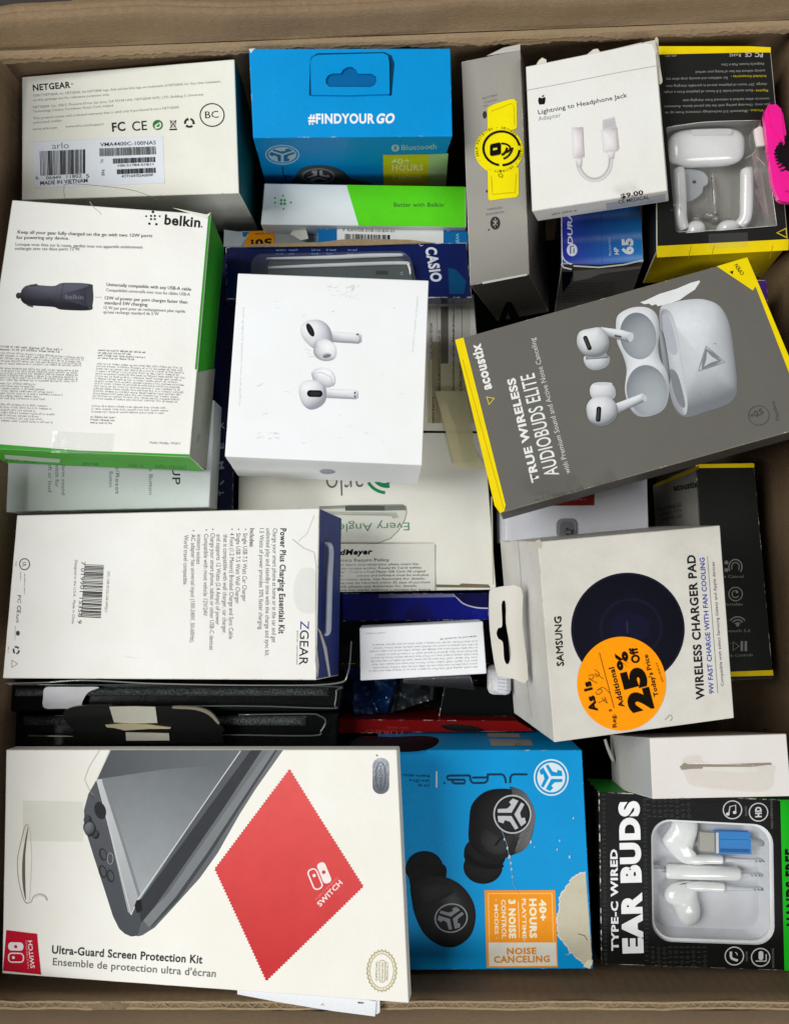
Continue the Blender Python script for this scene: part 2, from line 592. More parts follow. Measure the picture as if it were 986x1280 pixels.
    def para(s, q, rows, h, col, ragged=.2, short=(), seed=1):
        """block of micro lines in quad q = TL,TR,BR,BL"""
        rnd = random.Random(seed)
        for i in range(rows):
            v = (i + .7) / rows
            a = [q[0][k] * (1 - v) + q[3][k] * v for k in (0, 1)]
            b = [q[1][k] * (1 - v) + q[2][k] * v for k in (0, 1)]
            f = 1 - rnd.random() * ragged
            if i in short: f *= .5
            b = [a[k] + (b[k] - a[k]) * f for k in (0, 1)]
            s.micro(a, b, h, col, seed=seed * 100 + i)
        return s
    def bars(s, q, n, col, seed=3, wmin=.35, wmax=.9):
        """barcode in quad q, bars run TL->BL, spread along TL->TR"""
        rnd = random.Random(seed); s.up()
        P, fc = [], []
        for i in range(n):
            u0 = i / n; u1 = u0 + rnd.uniform(wmin, wmax) / n
            k = len(P)
            for u, v in ((u0, 0), (u1, 0), (u1, 1), (u0, 1)):
                P.append(tuple((q[0][j] * (1 - u) + q[1][j] * u) * (1 - v) + (q[3][j] * (1 - u) + q[2][j] * u) * v for j in (0, 1)))
            fc.append((k, k + 1, k + 2, k + 3))
        s._add(P, fc, col)
        return s
    def done(s, label=None):
        if not s.V: return None
        off = wloc(s.root)
        me = bpy.data.meshes.new(s.name)
        me.from_pydata([tuple(v - off) for v in s.V], [], s.Fc)
        ca = me.color_attributes.new('Col', 'FLOAT_COLOR', 'POINT')
        flat = []
        for c in s.C: flat += [c[0], c[1], c[2], 1.0]
        ca.data.foreach_set('color', flat)
        me.materials.append(ink(s.kind))
        me.polygons.foreach_set('use_smooth', [True] * len(me.polygons))
        me.update()
        # orient all faces towards the face normal
        o = link_mesh(s.name, me, s.root, label=label)
        return o
K = lambda r, g=None, b=None: lin((r, r, r) if g is None else (r, g, b))

# ---------------------------------------------------------------- carton-like boxes
SIDE = {'top': (0, 1, 2, 3), 'back': (0, 1, 5, 4), 'right': (1, 2, 6, 5), 'front': (2, 3, 7, 6), 'left': (3, 0, 4, 7), 'base': (4, 5, 6, 7)}
class Box: pass
def box(name, label, cat, q, z, depth, to=None, zoom=ZP, cols=None, rough=.5, grime=.06, edge=.35, bump=.0006,
        coat=0.0, hole=None, group=None, r=.0005, fiber=.06, body='carton', seed=None, bowb=None):
    """q: four corners TL,TR,BR,BL as seen; z: heights of TL,TR,BL; depth: how far it reaches down; to: (corner, x, y) seen position of a lower corner"""
    px = [zoom(*p) for p in q]
    t = [W(*px[0], z[0]), W(*px[1], z[1]), None, W(*px[3], z[2])]
    t[2] = plane_z((t[0], t[1], t[3]), *px[2])
    n = (t[1] - t[0]).cross(t[3] - t[0]).normalized()
    if n.z < 0: n = -n
    dv = -n * depth
    if to:
        k, tx, ty = to
        tx, ty = zoom(tx, ty)
        best = None
        for i in range(1, 400):
            zz = t[k].z - depth * 1.4 * i / 400
            p = W(tx, ty, zz)
            e = abs((p - t[k]).length - depth)
            if best is None or e < best[0]: best = (e, p)
        dv = best[1] - t[k]
    c = t + [v + dv for v in t]
    ctr = sum(c, Vector()) / 8
    B = Box()
    base = sum(c[4:], Vector()) / 4
    B.root = thing(name, label, cat, base, group)
    cols = cols or {}
    dflt = cols.get('all', (232, 232, 226))
    seed = seed if seed is not None else random.random() * 50
    B.f = {}
    verts, faces, mi = [], [], []
    mats = []
    def mslot(m):
        if m not in mats: mats.append(m)
        return mats.index(m)
    ins = {}
    for fi, (sn, idx) in enumerate(SIDE.items()):
        cc = [c[i] for i in idx]
        flat = sn in ('base',) or (hole and sn == 'top')
        fc = Face(cc, 0 if flat else bump if sn == 'top' else bump * .4, seed + fi, ctr)
        B.f[sn] = fc
        col = cols.get(sn, dflt)
        m = mslot(card(col, rough, grime, 0, coat, fiber) if isinstance(col, tuple) else col)
        # inset corners
        pin = []
        for i in range(4):
            a, p, b = cc[i - 1], cc[i], cc[(i + 1) % 4]
            q2 = p + ((a - p).normalized() + (b - p).normalized()) * r
            pin.append(q2); ins[(sn, idx[i])] = q2
        if sn == 'base':
            b0 = len(verts); verts += pin; faces.append((b0, b0 + 1, b0 + 2, b0 + 3)); mi.append(m); continue
        if hole and sn == 'top':
            hp = [fc.P(*zoom(*p)) for p in hole]
            B.hole = hp
            loops = [pin, hp]
            b0 = len(verts); verts += pin + hp
            for tr in tessellate_polygon(loops): faces.append(tuple(b0 + i for i in tr)); mi.append(m)
            continue
        la = max((pin[1] - pin[0]).length, (pin[2] - pin[3]).length); lb = max((pin[3] - pin[0]).length, (pin[2] - pin[1]).length)
        nu = max(1, min(70, int(la / .0035))); nv = max(1, min(70, int(lb / .0035)))
        if bump == 0: nu = nv = 1
        b0 = len(verts)
        for j in range(nv + 1):
            v = j / nv
            for i in range(nu + 1):
                u = i / nu
                p = (pin[0] * (1 - u) + pin[1] * u) * (1 - v) + (pin[3] * (1 - u) + pin[2] * u) * v
                verts.append(p + fc.n * fc.h(p))
        for j in range(nv):
            for i in range(nu):
                a = b0 + j * (nu + 1) + i
                faces.append((a, a + 1, a + nu + 2, a + nu + 1)); mi.append(m)
    # rounded edges
    ecol = cols.get('edge', dflt if isinstance(dflt, tuple) else (200, 200, 200))
    me_ = mslot(card(ecol, rough, grime, edge, coat, fiber))
    mids = {}
    names = list(SIDE)
    for ai in range(6):
        for bi in range(ai + 1, 6):
            sa, sb = SIDE[names[ai]], SIDE[names[bi]]
            sh = [i for i in sa if i in sb]
            if len(sh) != 2: continue
            row = []
            for k in sh:
                p, q2 = ins[(names[ai], k)], ins[(names[bi], k)]
                chord = (p + q2) / 2
                # rounded mid point: towards the true edge
                e0 = c[k]; other = c[sh[1] if k == sh[0] else sh[0]]
                ee = e0 + (other - e0).normalized() * r
                m = chord + (ee - chord) * .41
                jit = noise.noise(ee * 90 + Vector((seed, 0, 0))) * r * .25
                mids[(k, names[ai], names[bi])] = m
                row.append((p, m, q2))
            L = (row[1][1] - row[0][1]).length
            ns = max(1, int(L / .006))
            b0 = len(verts)
            for i in range(ns + 1):
                u = i / ns
                w = math.sin(math.pi * u) ** .5
                for j in range(3):
                    p = row[0][j] * (1 - u) + row[1][j] * u
                    if j == 1:
                        p = p + (ctr - p).normalized() * r * .35 * w * (noise.noise(p * 160) + .3)
                    verts.append(p)
            for i in range(ns):
                for j in range(2):
                    a = b0 + i * 3 + j
                    faces.append((a, a + 1, a + 4, a + 3)); mi.append(me_)
    for k in range(8):
        fs = [n_ for n_ in names if k in SIDE[n_]]
        b0 = len(verts)
        ring_ = []
        for a, b in ((0, 1), (1, 2), (2, 0)):
            x, y = fs[a], fs[b]
            key = (k, x, y) if (k, x, y) in mids else (k, y, x)
            ring_ += [ins[(x, k)], mids[key]]
        cm = sum(ring_, Vector()) / 6 + (c[k] - sum(ring_, Vector()) / 6) * .3
        verts += ring_ + [cm]
        for i in range(6): faces.append((b0 + i, b0 + (i + 1) % 6, b0 + 6)); mi.append(me_)
    B.body = mesh_obj(body, verts, faces, mats, B.root, mi)
    bm = bmesh.new(); bm.from_mesh(B.body.data)
    bm.normal_update()
    off = wloc(B.root); cl = ctr - off
    for f in bm.faces:
        if f.normal.dot(f.calc_center_median() - cl) < 0: f.normal_flip()
    bm.to_mesh(B.body.data); bm.free()
    B.c = c; B.ctr = ctr; B.dv = dv; B.z = zoom
    return B

def plate(root, name, face, outer, mat, thick=.0006, lift=.0003, holes=None, zoom=ZP, bend=None, label=None, smooth=False, sub=None):
    """thin sheet with real thickness lying on / standing off a face"""
    loops = [outer] + (holes or [])
    pts = [p for l in loops for p in l]
    tris = [tuple(t) for t in tessellate_polygon([[Vector((x, y, 0)) for x, y in l] for l in loops])]
    def bd(p): return bend(*p) if bend else 0
    film = mat.name.split('.')[0] in ('tape', 'clear_plastic', 'window_film', 'crinkled_film', 'tab_plastic') 
    if film: thick = 0.00005
    if sub:
        pts = list(pts); st = list(tris); done = []; cache = {}
        while st:
            t = st.pop()
            L = [math.dist(pts[t[i]], pts[t[(i + 1) % 3]]) for i in range(3)]
            m = max(L)
            if m <= sub or len(done) > 5000: done.append(t); continue
            i = L.index(m); a, b, c = t[i], t[(i + 1) % 3], t[(i + 2) % 3]
            k = (min(a, b), max(a, b))
            if k not in cache: cache[k] = len(pts); pts.append(((pts[a][0] + pts[b][0]) / 2, (pts[a][1] + pts[b][1]) / 2))
            st += [(a, cache[k], c), (cache[k], b, c)]
        tris = done
    n = len(pts)
    V = [face.P(*zoom(*p), lift + thick + bd(p)) for p in pts] + [face.P(*zoom(*p), lift + bd(p)) for p in pts]
    fc = list(tris)
    if film: V = V[:n]
    else: fc += [tuple(n + i for i in reversed(t)) for t in tris]
    if not sub and not film:
        b = 0
        for l in loops:
            m = len(l)
            for i in range(m):
                j = (i + 1) % m
                fc.append((b + i, b + j, n + b + j, n + b + i))
            b += m
    o = mesh_obj(name, V, fc, mat, root, smooth=smooth)
    if label: o['label'] = label
    return o

def tube_mesh(pts, radii, seg=14, cap=True, squash=None):
    V, Fc = [], []
    m = len(pts)
    up = Vector((0, 0, 1))
    for i in range(m):
        d = (pts[min(i + 1, m - 1)] - pts[max(i - 1, 0)]).normalized()
        x = d.cross(up)
        if x.length < 1e-3: x = d.cross(Vector((0, 1, 0)))
        x.normalize(); y = x.cross(d).normalized()
        for k in range(seg):
            a = 2 * math.pi * k / seg
            V.append(pts[i] + x * math.cos(a) * radii[i] + y * math.sin(a) * radii[i] * (squash or 1))
    for i in range(m - 1):
        for k in range(seg):
            a = i * seg + k; b = i * seg + (k + 1) % seg
            Fc.append((a, b, b + seg, a + seg))
    if cap:
        Fc.append(tuple(range(seg))); Fc.append(tuple((m - 1) * seg + k for k in range(seg)))
    return V, Fc
def tube(root, name, face, pts, mat, zoom=ZP, seg=14, n=5, sm=True, **kw):
    """pts: (x, y, lift in metres, radius in view units)"""
    q = smooth_poly(pts, n, False) if sm else pts
    P = [face.P(*zoom(p[0], p[1]), p[2]) for p in q]
    rr = [max(.0001, p[3]) / zoom.k * (HC - face.o.z) / F for p in q]
    V, Fc = tube_mesh(P, rr, seg)
    return mesh_obj(name, V, Fc, mat, root, **kw)

def cable_poly(pts, n=8): return smooth_poly(pts, n, False)

# emblem with three hooked arms, as on the blue boxes
def tri_emblem(p, cx, cy, r, col, sx=1.0, sy=1.0, rot=0):
    p.up()
    for k in range(3):
        a, b = R(rot + 120 * k), R(rot + 120 * k + 120)
        eA, eB = (math.cos(a), math.sin(a)), (math.cos(b), math.sin(b))
        eM = (eA[0] + eB[0], eA[1] + eB[1])
        def T(m, u, v): return (cx + (eM[0] * m + eA[0] * u + eB[0] * v) * r * sx, cy + (eM[1] * m + eA[1] * u + eB[1] * v) * r * sy)
        pl = [T(.13, 0, 0), T(.13, .95, 0), T(.42, .80, 0), T(.46, .12, 0), T(.46, 0, .30), T(.72, 0, .26), T(.60, 0, .66), T(.13, 0, .95)]
        lay = p.lift; p.fill(pl, col); p.lift = lay
    p.under = True

def inflate(root, name, face, outline, zoom, lift, h, mat, ctr=None, n=5, down=.4):
    """rounded solid over a smooth outline"""
    o = smooth_poly(outline, n); m = len(o)
    cx, cy = ctr or (sum(q[0] for q in o) / m, sum(q[1] for q in o) / m)
    V, Fc = [], []
    rings = [(.86, -down), (1, 0), (.985, .18), (.94, .36), (.86, .54), (.72, .72), (.5, .88), (.25, .975)]
    for t, z in rings:
        for x, y in o: V.append(face.P(*zoom(cx + (x - cx) * t, cy + (y - cy) * t), lift + z * h))
    V.append(face.P(*zoom(cx, cy), lift + h))
    for r_ in range(len(rings) - 1):
        for i in range(m):
            j = (i + 1) % m
            Fc.append((r_ * m + i, r_ * m + j, (r_ + 1) * m + j, (r_ + 1) * m + i))
    b = (len(rings) - 1) * m
    for i in range(m): Fc.append((b + i, b + (i + 1) % m, len(V) - 1))
    return mesh_obj(name, V, Fc, mat, root)

def round_icon(p, cx, cy, r, col, w, ry=None):
    p.ring(cx, cy, r, ry or r, w, col)

# ================================================================ the surface under the carton
kt = plain('dark_table_top', (52, 44, 38), .6, bump=.2)
tb = mesh_obj('table_top', [(-2, -2, .10), (2, -2, .10), (2, 2, .10), (-2, 2, .10)], [(0, 1, 2, 3)], kt, kind='structure')

# ================================================================ the big corrugated carton
Z0, ZR_ = .135, .320
CBL, CBR, CTR, CTL = Vector((-.240, -.232, 0)), Vector((.240, -.232, 0)), Vector((.217, .301, 0)), Vector((-.2185, .284, 0))
carton = thing('cardboard_carton', 'large open brown corrugated carton with worn torn rim that holds all the small boxes', 'carton', (0, 0, Z0))
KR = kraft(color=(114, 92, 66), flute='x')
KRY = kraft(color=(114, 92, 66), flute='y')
KRD = kraft('kraft_fold', color=(140, 116, 86), flute='x')
KEDGE = kraft('kraft_raw_edge', color=(158, 134, 101))

def grid_sheet(name, fn, nu, nv, thick_dir, mat, edge_mat=None, parent=carton, **kw):
    """sheet from fn(u,v)->point, thickened along thick_dir(u,v)"""
    V = []; Fc = []; mi = []
    for s_ in (0, 1):
        for j in range(nv + 1):
            for i in range(nu + 1):
                p = fn(i / nu, j / nv)
                V.append(p + thick_dir * s_)
    N = (nu + 1) * (nv + 1)
    for s_ in (0, 1):
        for j in range(nv):
            for i in range(nu):
                a = s_ * N + j * (nu + 1) + i
                Fc.append((a, a + 1, a + nu + 2, a + nu + 1)); mi.append(0)
    def rim(seq):
        for a, b in zip(seq, seq[1:]): Fc.append((a, b, N + b, N + a)); mi.append(1)
    rim([i for i in range(nu + 1)]); rim([nv * (nu + 1) + i for i in range(nu + 1)])
    rim([j * (nu + 1) for j in range(nv + 1)]); rim([j * (nu + 1) + nu for j in range(nv + 1)])
    return mesh_obj(name, V, Fc, [mat, edge_mat or KEDGE], parent, mi, **kw)

def nz(p, s, a): return (noise.noise(p * s)) * a
def wall(a, b, out, mat, bulge=.002, top=ZR_):
    def fn(u, v):
        p = a.lerp(b, u); p = Vector((p.x, p.y, Z0 + (top - Z0) * v))
        w = math.sin(math.pi * min(1, max(0, u)))
        d = nz(p, 9, .004) + nz(p, 40, .0008)
        return p - out * (d * w * (1 - .6 * v)) + Vector((0, 0, nz(p, 30, .0012) * v))
    return grid_sheet('carton_wall', fn, 60, 16, out * .0048, mat)
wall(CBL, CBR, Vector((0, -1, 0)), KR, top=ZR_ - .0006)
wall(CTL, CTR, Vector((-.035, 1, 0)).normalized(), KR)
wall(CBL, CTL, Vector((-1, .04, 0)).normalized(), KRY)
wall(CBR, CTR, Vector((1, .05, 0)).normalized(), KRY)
mesh_obj('carton_floor', [(-.24, -.24, Z0 - .001), (.25, -.24, Z0 - .001), (.25, .31, Z0 - .001), (-.24, .31, Z0 - .001)], [(0, 1, 2, 3)], kraft(color=(110, 90, 66)), carton)

# front rim: two liners with the fluted medium between them
def ribbon(name, f, n, mat, h=.003):
    V, Fc = [], []
    for i in range(n + 1):
        a, b = f(i / n)
        V += [a, b]
    for i in range(n):
        k = 2 * i
        Fc.append((k, k + 1, k + 3, k + 2))
    return mesh_obj(name, V, Fc, mat, carton)
def rim_line(y, z, w, wob):
    def f(u):
        p = Vector((-.238 + .486 * u, y, z))
        d = nz(p, 25, wob) + nz(p, 130, wob * .5)
        return (p + Vector((0, d, nz(p, 60, .0007))), p + Vector((0, d + w, nz(p, 60, .0007))))
    return f
ribbon('liner_edge', rim_line(-.2330, ZR_ + .0002, .0011, .0007), 240, KEDGE)
ribbon('liner_edge', rim_line(-.2366, ZR_ - .0001, .0012, .0008), 240, KEDGE)
def flute(u):
    x = -.238 + .486 * u
    y = -.2341 + .0012 * math.sin(u * 2 * math.pi * 64)
    z = ZR_ - .0003 + nz(Vector((x, 0, 0)), 90, .0004)
    return (Vector((x, y - .0003, z)), Vector((x, y + .0003, z)))
ribbon('flute_edge', flute, 64 * 12, KEDGE)
# outside flap folded down beyond the front rim
def ff(u, v):
    p = Vector((-.25 + .51 * u, -.2392 - .10 * v, ZR_ - .006 - .05 * v - .004 * math.sin(math.pi * v)))
    return p + Vector((0, 0, nz(p, 12, .004)))
grid_sheet('carton_flap', ff, 50, 8, Vector((0, 0, -.004)), KR)

# back: torn crease, rolled flap, and the outer flap beyond
BU = (CTR - CTL).normalized(); BO = Vector((-BU.y, BU.x, 0))
def back_line(u, out, z): return CTL + (CTR - CTL) * u + BO * out + Vector((0, 0, z))
prof = [(a_ * .75, b_ * .7) for a_, b_ in [(0.0006, 0.001), (.0025, .0035), (.0045, .0075), (.0063, .012), (.0082, .0165), (.0105, .0195), (.0140, .0205), (.0180, .0185), (.022, .012)]]
def fb(u, v):
    k = v * (len(prof) - 1); i = min(int(k), len(prof) - 2); t = k - i
    o = prof[i][0] * (1 - t) + prof[i + 1][0] * t; z = prof[i][1] * (1 - t) + prof[i + 1][1] * t
    uu = -.012 + u * 1.03
    p = back_line(uu, o, ZR_ + z)
    w = 1.0 if v > .1 else v * 10
    return p + BO * (.002 + nz(p, 14, .0022) * w + nz(p, 55, .0008) * w) + Vector((0, 0, nz(p + Vector((3, 0, 0)), 11, .003) * w))
grid_sheet('carton_flap', fb, 110, 24, BO * .003, KRD)
# the torn, feathered ply along the crease
def torn(off, zz, amp, n=520, w=.0022, seed=0):
    V, Fc = [], []
    for i in range(n + 1):
        u = i / n
        p = back_line(u, 0, ZR_)
        q = p + Vector((seed, 0, 0))
        drop = abs(noise.noise(q * 35)) * amp + abs(noise.noise(q * 240)) * amp * .55 + .0006
        V += [p + BO * (.0012) + Vector((0, 0, zz + .001)), p - BO * (off + .0005) + Vector((0, 0, zz)), p - BO * (off + .0012 + drop * .45) + Vector((0, 0, zz - drop))]
    for i in range(n):
        for j in (0, 1):
            a = 3 * i + j
            Fc.append((a, a + 1, a + 4, a + 3))
    return V, Fc
for (o_, z_, a_, sd) in ((.0003, .0008, .0030, 0), (.0009, -.0006, .0024, 5), (.0006, -.0022, .002, 9)):
    V, Fc = torn(o_, z_, a_, seed=sd)
    mesh_obj('torn_ply', V, Fc, KEDGE if sd != 5 else KRD, carton, smooth=False)
def fo(u, v):
    uu = .10 + u * .98
    p = back_line(uu, .0175 + .12 * v, ZR_ + .008 - .03 * v)
    return p + Vector((0, 0, nz(p, 10, .004)))
grid_sheet('carton_flap', fo, 40, 12, Vector((0, 0, -.004)), kraft('kraft_outer', color=(150, 127, 97), flute='x'))

# left flap stands up and leans outwards
def fl(u, v):
    a = CBL.lerp(CTL, u)
    p = Vector((a.x - .0008 - .052 * v - .004 * math.sin(math.pi * v), a.y, ZR_ + .001 + .112 * v))
    return p + Vector((nz(p, 14, .003), 0, nz(p, 9, .003)))
grid_sheet('carton_flap', fl, 70, 10, Vector((-.004, 0, -.001)), KRD)
def fr(u, v):
    a = CBR.lerp(CTR, u)
    p = Vector((a.x + .0008 + .060 * v, a.y, ZR_ + .001 + .05 * v))
    return p + Vector((nz(p, 14, .003), 0, nz(p, 9, .003)))
grid_sheet('carton_flap', fr, 70, 10, Vector((.004, 0, -.001)), KRD)

# ================================================================ filler boxes added under the heap to darken the gaps
INK = (12, 12, 15)
box('gap_filler_box', 'plain navy box added at the left to darken the gap beside the carton wall', 'box',
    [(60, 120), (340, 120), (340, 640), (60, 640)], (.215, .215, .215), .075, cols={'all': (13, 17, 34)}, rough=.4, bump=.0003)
box('gap_filler_box', 'plain black box added to darken the gap between hang tab box and small white box', 'box',
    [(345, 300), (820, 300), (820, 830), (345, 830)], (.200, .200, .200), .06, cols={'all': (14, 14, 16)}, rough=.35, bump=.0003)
box('gap_filler_box', 'plain black box added to darken the gap between blue box and wired ear bud box', 'box',
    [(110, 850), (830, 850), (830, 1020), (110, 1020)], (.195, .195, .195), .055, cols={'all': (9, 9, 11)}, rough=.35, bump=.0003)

# ================================================================ A: cream box, top left
WH = (236, 236, 225)
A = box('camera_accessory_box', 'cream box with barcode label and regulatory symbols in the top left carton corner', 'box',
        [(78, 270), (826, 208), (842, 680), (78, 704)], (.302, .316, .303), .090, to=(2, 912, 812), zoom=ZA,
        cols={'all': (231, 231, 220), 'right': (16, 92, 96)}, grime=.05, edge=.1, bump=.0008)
p = Print(A.root, A.f['top'], 'lettering', ZA)
D = K(38, 38, 40); G = K(120, 120, 116)
p.text('NETGEAR', (118, 320), (250, 309), 21, D, bold=.035)
p.text('®', (252, 300), (260, 299), 6, D)
for s, a, b in (('©2017 NETGEAR, Inc. NETGEAR, the NETGEAR logo, Arlo and the Arlo logo are trademarks of NETGEAR, Inc. Any other trademarks', (118, 341), (778, 291)),
                ('on this package are for reference purposes only.', (118, 357), (388, 337)),
                ('NETGEAR, Inc. 350 E. Plumeria Drive, San Jose, CA 95134 USA. NETGEAR INTL LTD, Building 3, University', (118, 382), (718, 337)),
                ('Technology Centre, Curraheen Road, Cork, Ireland', (118, 397), (400, 376)),
                ('This product comes with a limited warranty that is valid only if purchased from a NETGEAR', (118, 421), (632, 382)),
                ('authorized reseller.', (118, 436), (222, 428)),
                ('www.arlo.com', (117, 459), (202, 453)), ('www.arlo.com/support', (232, 450), (368, 441))):
    p.text(s, a, b, 8, G, bold=.004)
p.text('FC', (397, 464), (444, 460), 30, D, bold=.03)
p.text('CE', (468, 462), (520, 458), 32, D, bold=.01)
p.ring(748, 406, 42, 40, 4, D); p.text('BC', (724, 418), (771, 415), 24, D)
p.fill(ell(557, 441, 18), K(40, 120, 60)); p.stroke(ell(557, 441, 10, a0=-60, a1=150), 5, K(231, 231, 220)); p.stroke([(551, 455), (548, 444), (560, 436)], 5, K(231, 231, 220))
p.stroke([(600, 424), (622, 452)], 2.5, D); p.stroke([(622, 424), (600, 452)], 2.5, D); p.stroke([(602, 428), (621, 427), (617, 448), (605, 449), (602, 428)], 2, D); p.fill([(598, 455), (625, 454), (625, 459), (598, 460)], D)
for k in range(3):
    a = -90 + 120 * k
    p.stroke(ell(668, 434, 15, 14, a0=a + 15, a1=a + 95), 7, D)
    t = ell(668, 434, 15, 14, n=2, a0=a + 95, a1=a + 112); p.fill([(t[0][0] + 7 * math.cos(R(a + 95)), t[0][1] + 7 * math.sin(R(a + 95))), (t[0][0] - 7 * math.cos(R(a + 95)), t[0][1] - 7 * math.sin(R(a + 95))), t[-1]], D)
p.done()
st = plate(A.root, 'barcode_label', A.f['top'], [(119, 500), (575, 480), (581, 646), (124, 664)], card((222, 228, 236), .35, .03), .00012, .00012, zoom=ZA)
p = Print(A.root, A.f['top'], 'barcode', ZA); p.lift += .0002
p.bars([(142, 533), (303, 527), (303, 612), (145, 620)], 34, D, seed=4)
p.text('arlo', (186, 526), (245, 523), 22, K(90), bold=-.01)
p.text('6', (128, 634), (138, 633), 13, D); p.text('06449', (165, 633), (217, 631), 12, D); p.text('11802', (237, 629), (290, 626), 12, D); p.text('5', (306, 627), (317, 626), 12, D)
p.text('MADE IN VIETNAM', (144, 652), (311, 643), 13, D, bold=.03)
p.text('VMA4400C-100NAS', (355, 517), (551, 510), 13, D, bold=.01)
p.bars([(352, 524), (550, 517), (552, 545), (353, 552)], 60, K(90), seed=8)
p.bars([(400, 560), (550, 554), (551, 572), (400, 578)], 44, D, seed=9)
p.bars([(414, 598), (550, 592), (551, 610), (414, 615)], 40, D, seed=10)
p.text('100-21784-01B11', (418, 589), (542, 584), 8, D); p.text('4T71697DA009F', (430, 627), (542, 622), 9, D)
p.text('TA', (366, 575), (366, 562), 9, D); p.text('SN', (370, 620), (370, 600), 10, D)
p.done()

# ================================================================ B: blue hang-tab box, top centre
BL = (0, 146, 216)
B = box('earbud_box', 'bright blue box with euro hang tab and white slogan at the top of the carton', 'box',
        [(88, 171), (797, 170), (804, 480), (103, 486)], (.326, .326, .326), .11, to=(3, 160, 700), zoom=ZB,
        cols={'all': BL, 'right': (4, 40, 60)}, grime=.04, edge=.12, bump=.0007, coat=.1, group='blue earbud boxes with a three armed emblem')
B.root['group'] = ''
del B.root['group']
p = Print(B.root, B.f['top'], 'slogan', ZB)
p.text('#FINDYOUR', (297, 435), (530, 434), 31, K(240), bold=.045)
p.text('GO', (537, 434), (601, 433), 31, K(240), bold=.05, shear=.25)
p.done()
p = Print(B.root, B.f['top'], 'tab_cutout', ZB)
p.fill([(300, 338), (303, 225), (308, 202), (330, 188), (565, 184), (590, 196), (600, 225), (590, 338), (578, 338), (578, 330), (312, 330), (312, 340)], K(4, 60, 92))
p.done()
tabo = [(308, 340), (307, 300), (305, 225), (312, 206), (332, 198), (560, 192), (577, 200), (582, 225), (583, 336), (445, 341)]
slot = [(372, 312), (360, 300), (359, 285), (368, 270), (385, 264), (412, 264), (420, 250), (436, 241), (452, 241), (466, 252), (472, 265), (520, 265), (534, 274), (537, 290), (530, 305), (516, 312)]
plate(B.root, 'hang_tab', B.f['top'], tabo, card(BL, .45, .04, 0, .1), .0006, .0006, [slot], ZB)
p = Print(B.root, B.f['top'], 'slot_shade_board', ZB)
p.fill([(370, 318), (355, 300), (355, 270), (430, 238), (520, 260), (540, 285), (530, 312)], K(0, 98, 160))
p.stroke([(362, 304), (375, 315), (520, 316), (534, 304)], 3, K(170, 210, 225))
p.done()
p = Print(B.root, B.f['front'], 'front_print', ZJB)
p.ring(163, 87, 78, 44, 6, K(170, 205, 218)); p.fill(ell(163, 87, 66, 36), K(178, 208, 216)); tri_emblem(p, 163, 87, 50, K(0, 110, 165), 1.15, .62, 90)
p.text('Bluetooth', (727, 66), (893, 60), 24, K(165, 205, 220), bold=.02)
p.fill(ell(698, 56, 19, 17), K(175, 210, 222)); p.stroke([(690, 49), (705, 62), (698, 67), (698, 45), (705, 50), (690, 63)], 2.5, K(0, 100, 150))
p.stroke([(165, 145), (168, 185), (205, 188)], 5, K(10, 50, 75)); p.stroke([(178, 185), (180, 235)], 5, K(10, 50, 75))
p.blob([(232, 240), (228, 190), (250, 155), (310, 138), (390, 142), (450, 165), (490, 200), (590, 225), (600, 260)], K(10, 16, 18), K(92, 96, 100), gl=.1)
p.ring(333, 187, 74, 34, 5, K(170)); p.fill(ell(333, 187, 66, 29), K(70, 74, 76)); tri_emblem(p, 333, 187, 48, K(200), 1.1, .55, 30)
p.fill([(640, 88), (856, 85), (852, 262), (642, 262)], K(214, 208, 34)); p.fill([(856, 85), (948, 80), (936, 262), (852, 262)], K(176, 206, 150))
p.text('40+', (680, 132), (765, 130), 26, K(244, 240, 170), bold=.03); p.text('HOURS', (682, 162), (830, 160), 26, K(244, 240, 170), bold=.03)
p.text('7 HOUR', (682, 205), (825, 203), 20, K(244, 240, 170), bold=.02)
p.micro((860, 130), (935, 127), 18, K(180, 200, 140)); p.micro((860, 165), (935, 162), 18, K(180, 200, 140))
p.done()
# small bared paper corner
p = Print(B.root, B.f['top'], 'worn_corner', ZB); p.fill([(88, 176), (90, 172), (112, 171), (104, 176), (96, 188)], K(210, 214, 214)); p.done()

# ================================================================ C: white and green strip box
C_ = box('charger_box', 'narrow white and bright green box lying on its side below the blue hang tab box', 'box',
         [(142, 645), (853, 657), (853, 800), (130, 790)], (.276, .276, .276), .030, zoom=ZB,
         cols={'all': (226, 232, 232)}, grime=.03, edge=.1, coat=.2, rough=.35, bump=.0004)
p = Print(C_.root, C_.f['top'], 'green_panel', ZB, 'gloss')
p.fill([(431, 651), (849, 658), (849, 799), (474, 795)], K(92, 214, 32))
p.text('Better with Belkin', (598, 729), (772, 729), 15, K(50, 90, 40), bold=.01); p.text('™', (775, 722), (782, 722), 5, K(50, 90, 40))
for dx, dy in ((0, -22), (28, 2), (-28, 2), (-28, -14), (2, 24)): p.fill(ell(208 + dx, 712 + dy, 3.5), K(70, 170, 60))
for dx in (-6, 6):
    for dy in (-6, 6): p.fill(ell(208 + dx, 712 + dy, 4.5), K(70, 170, 60))
p.done()

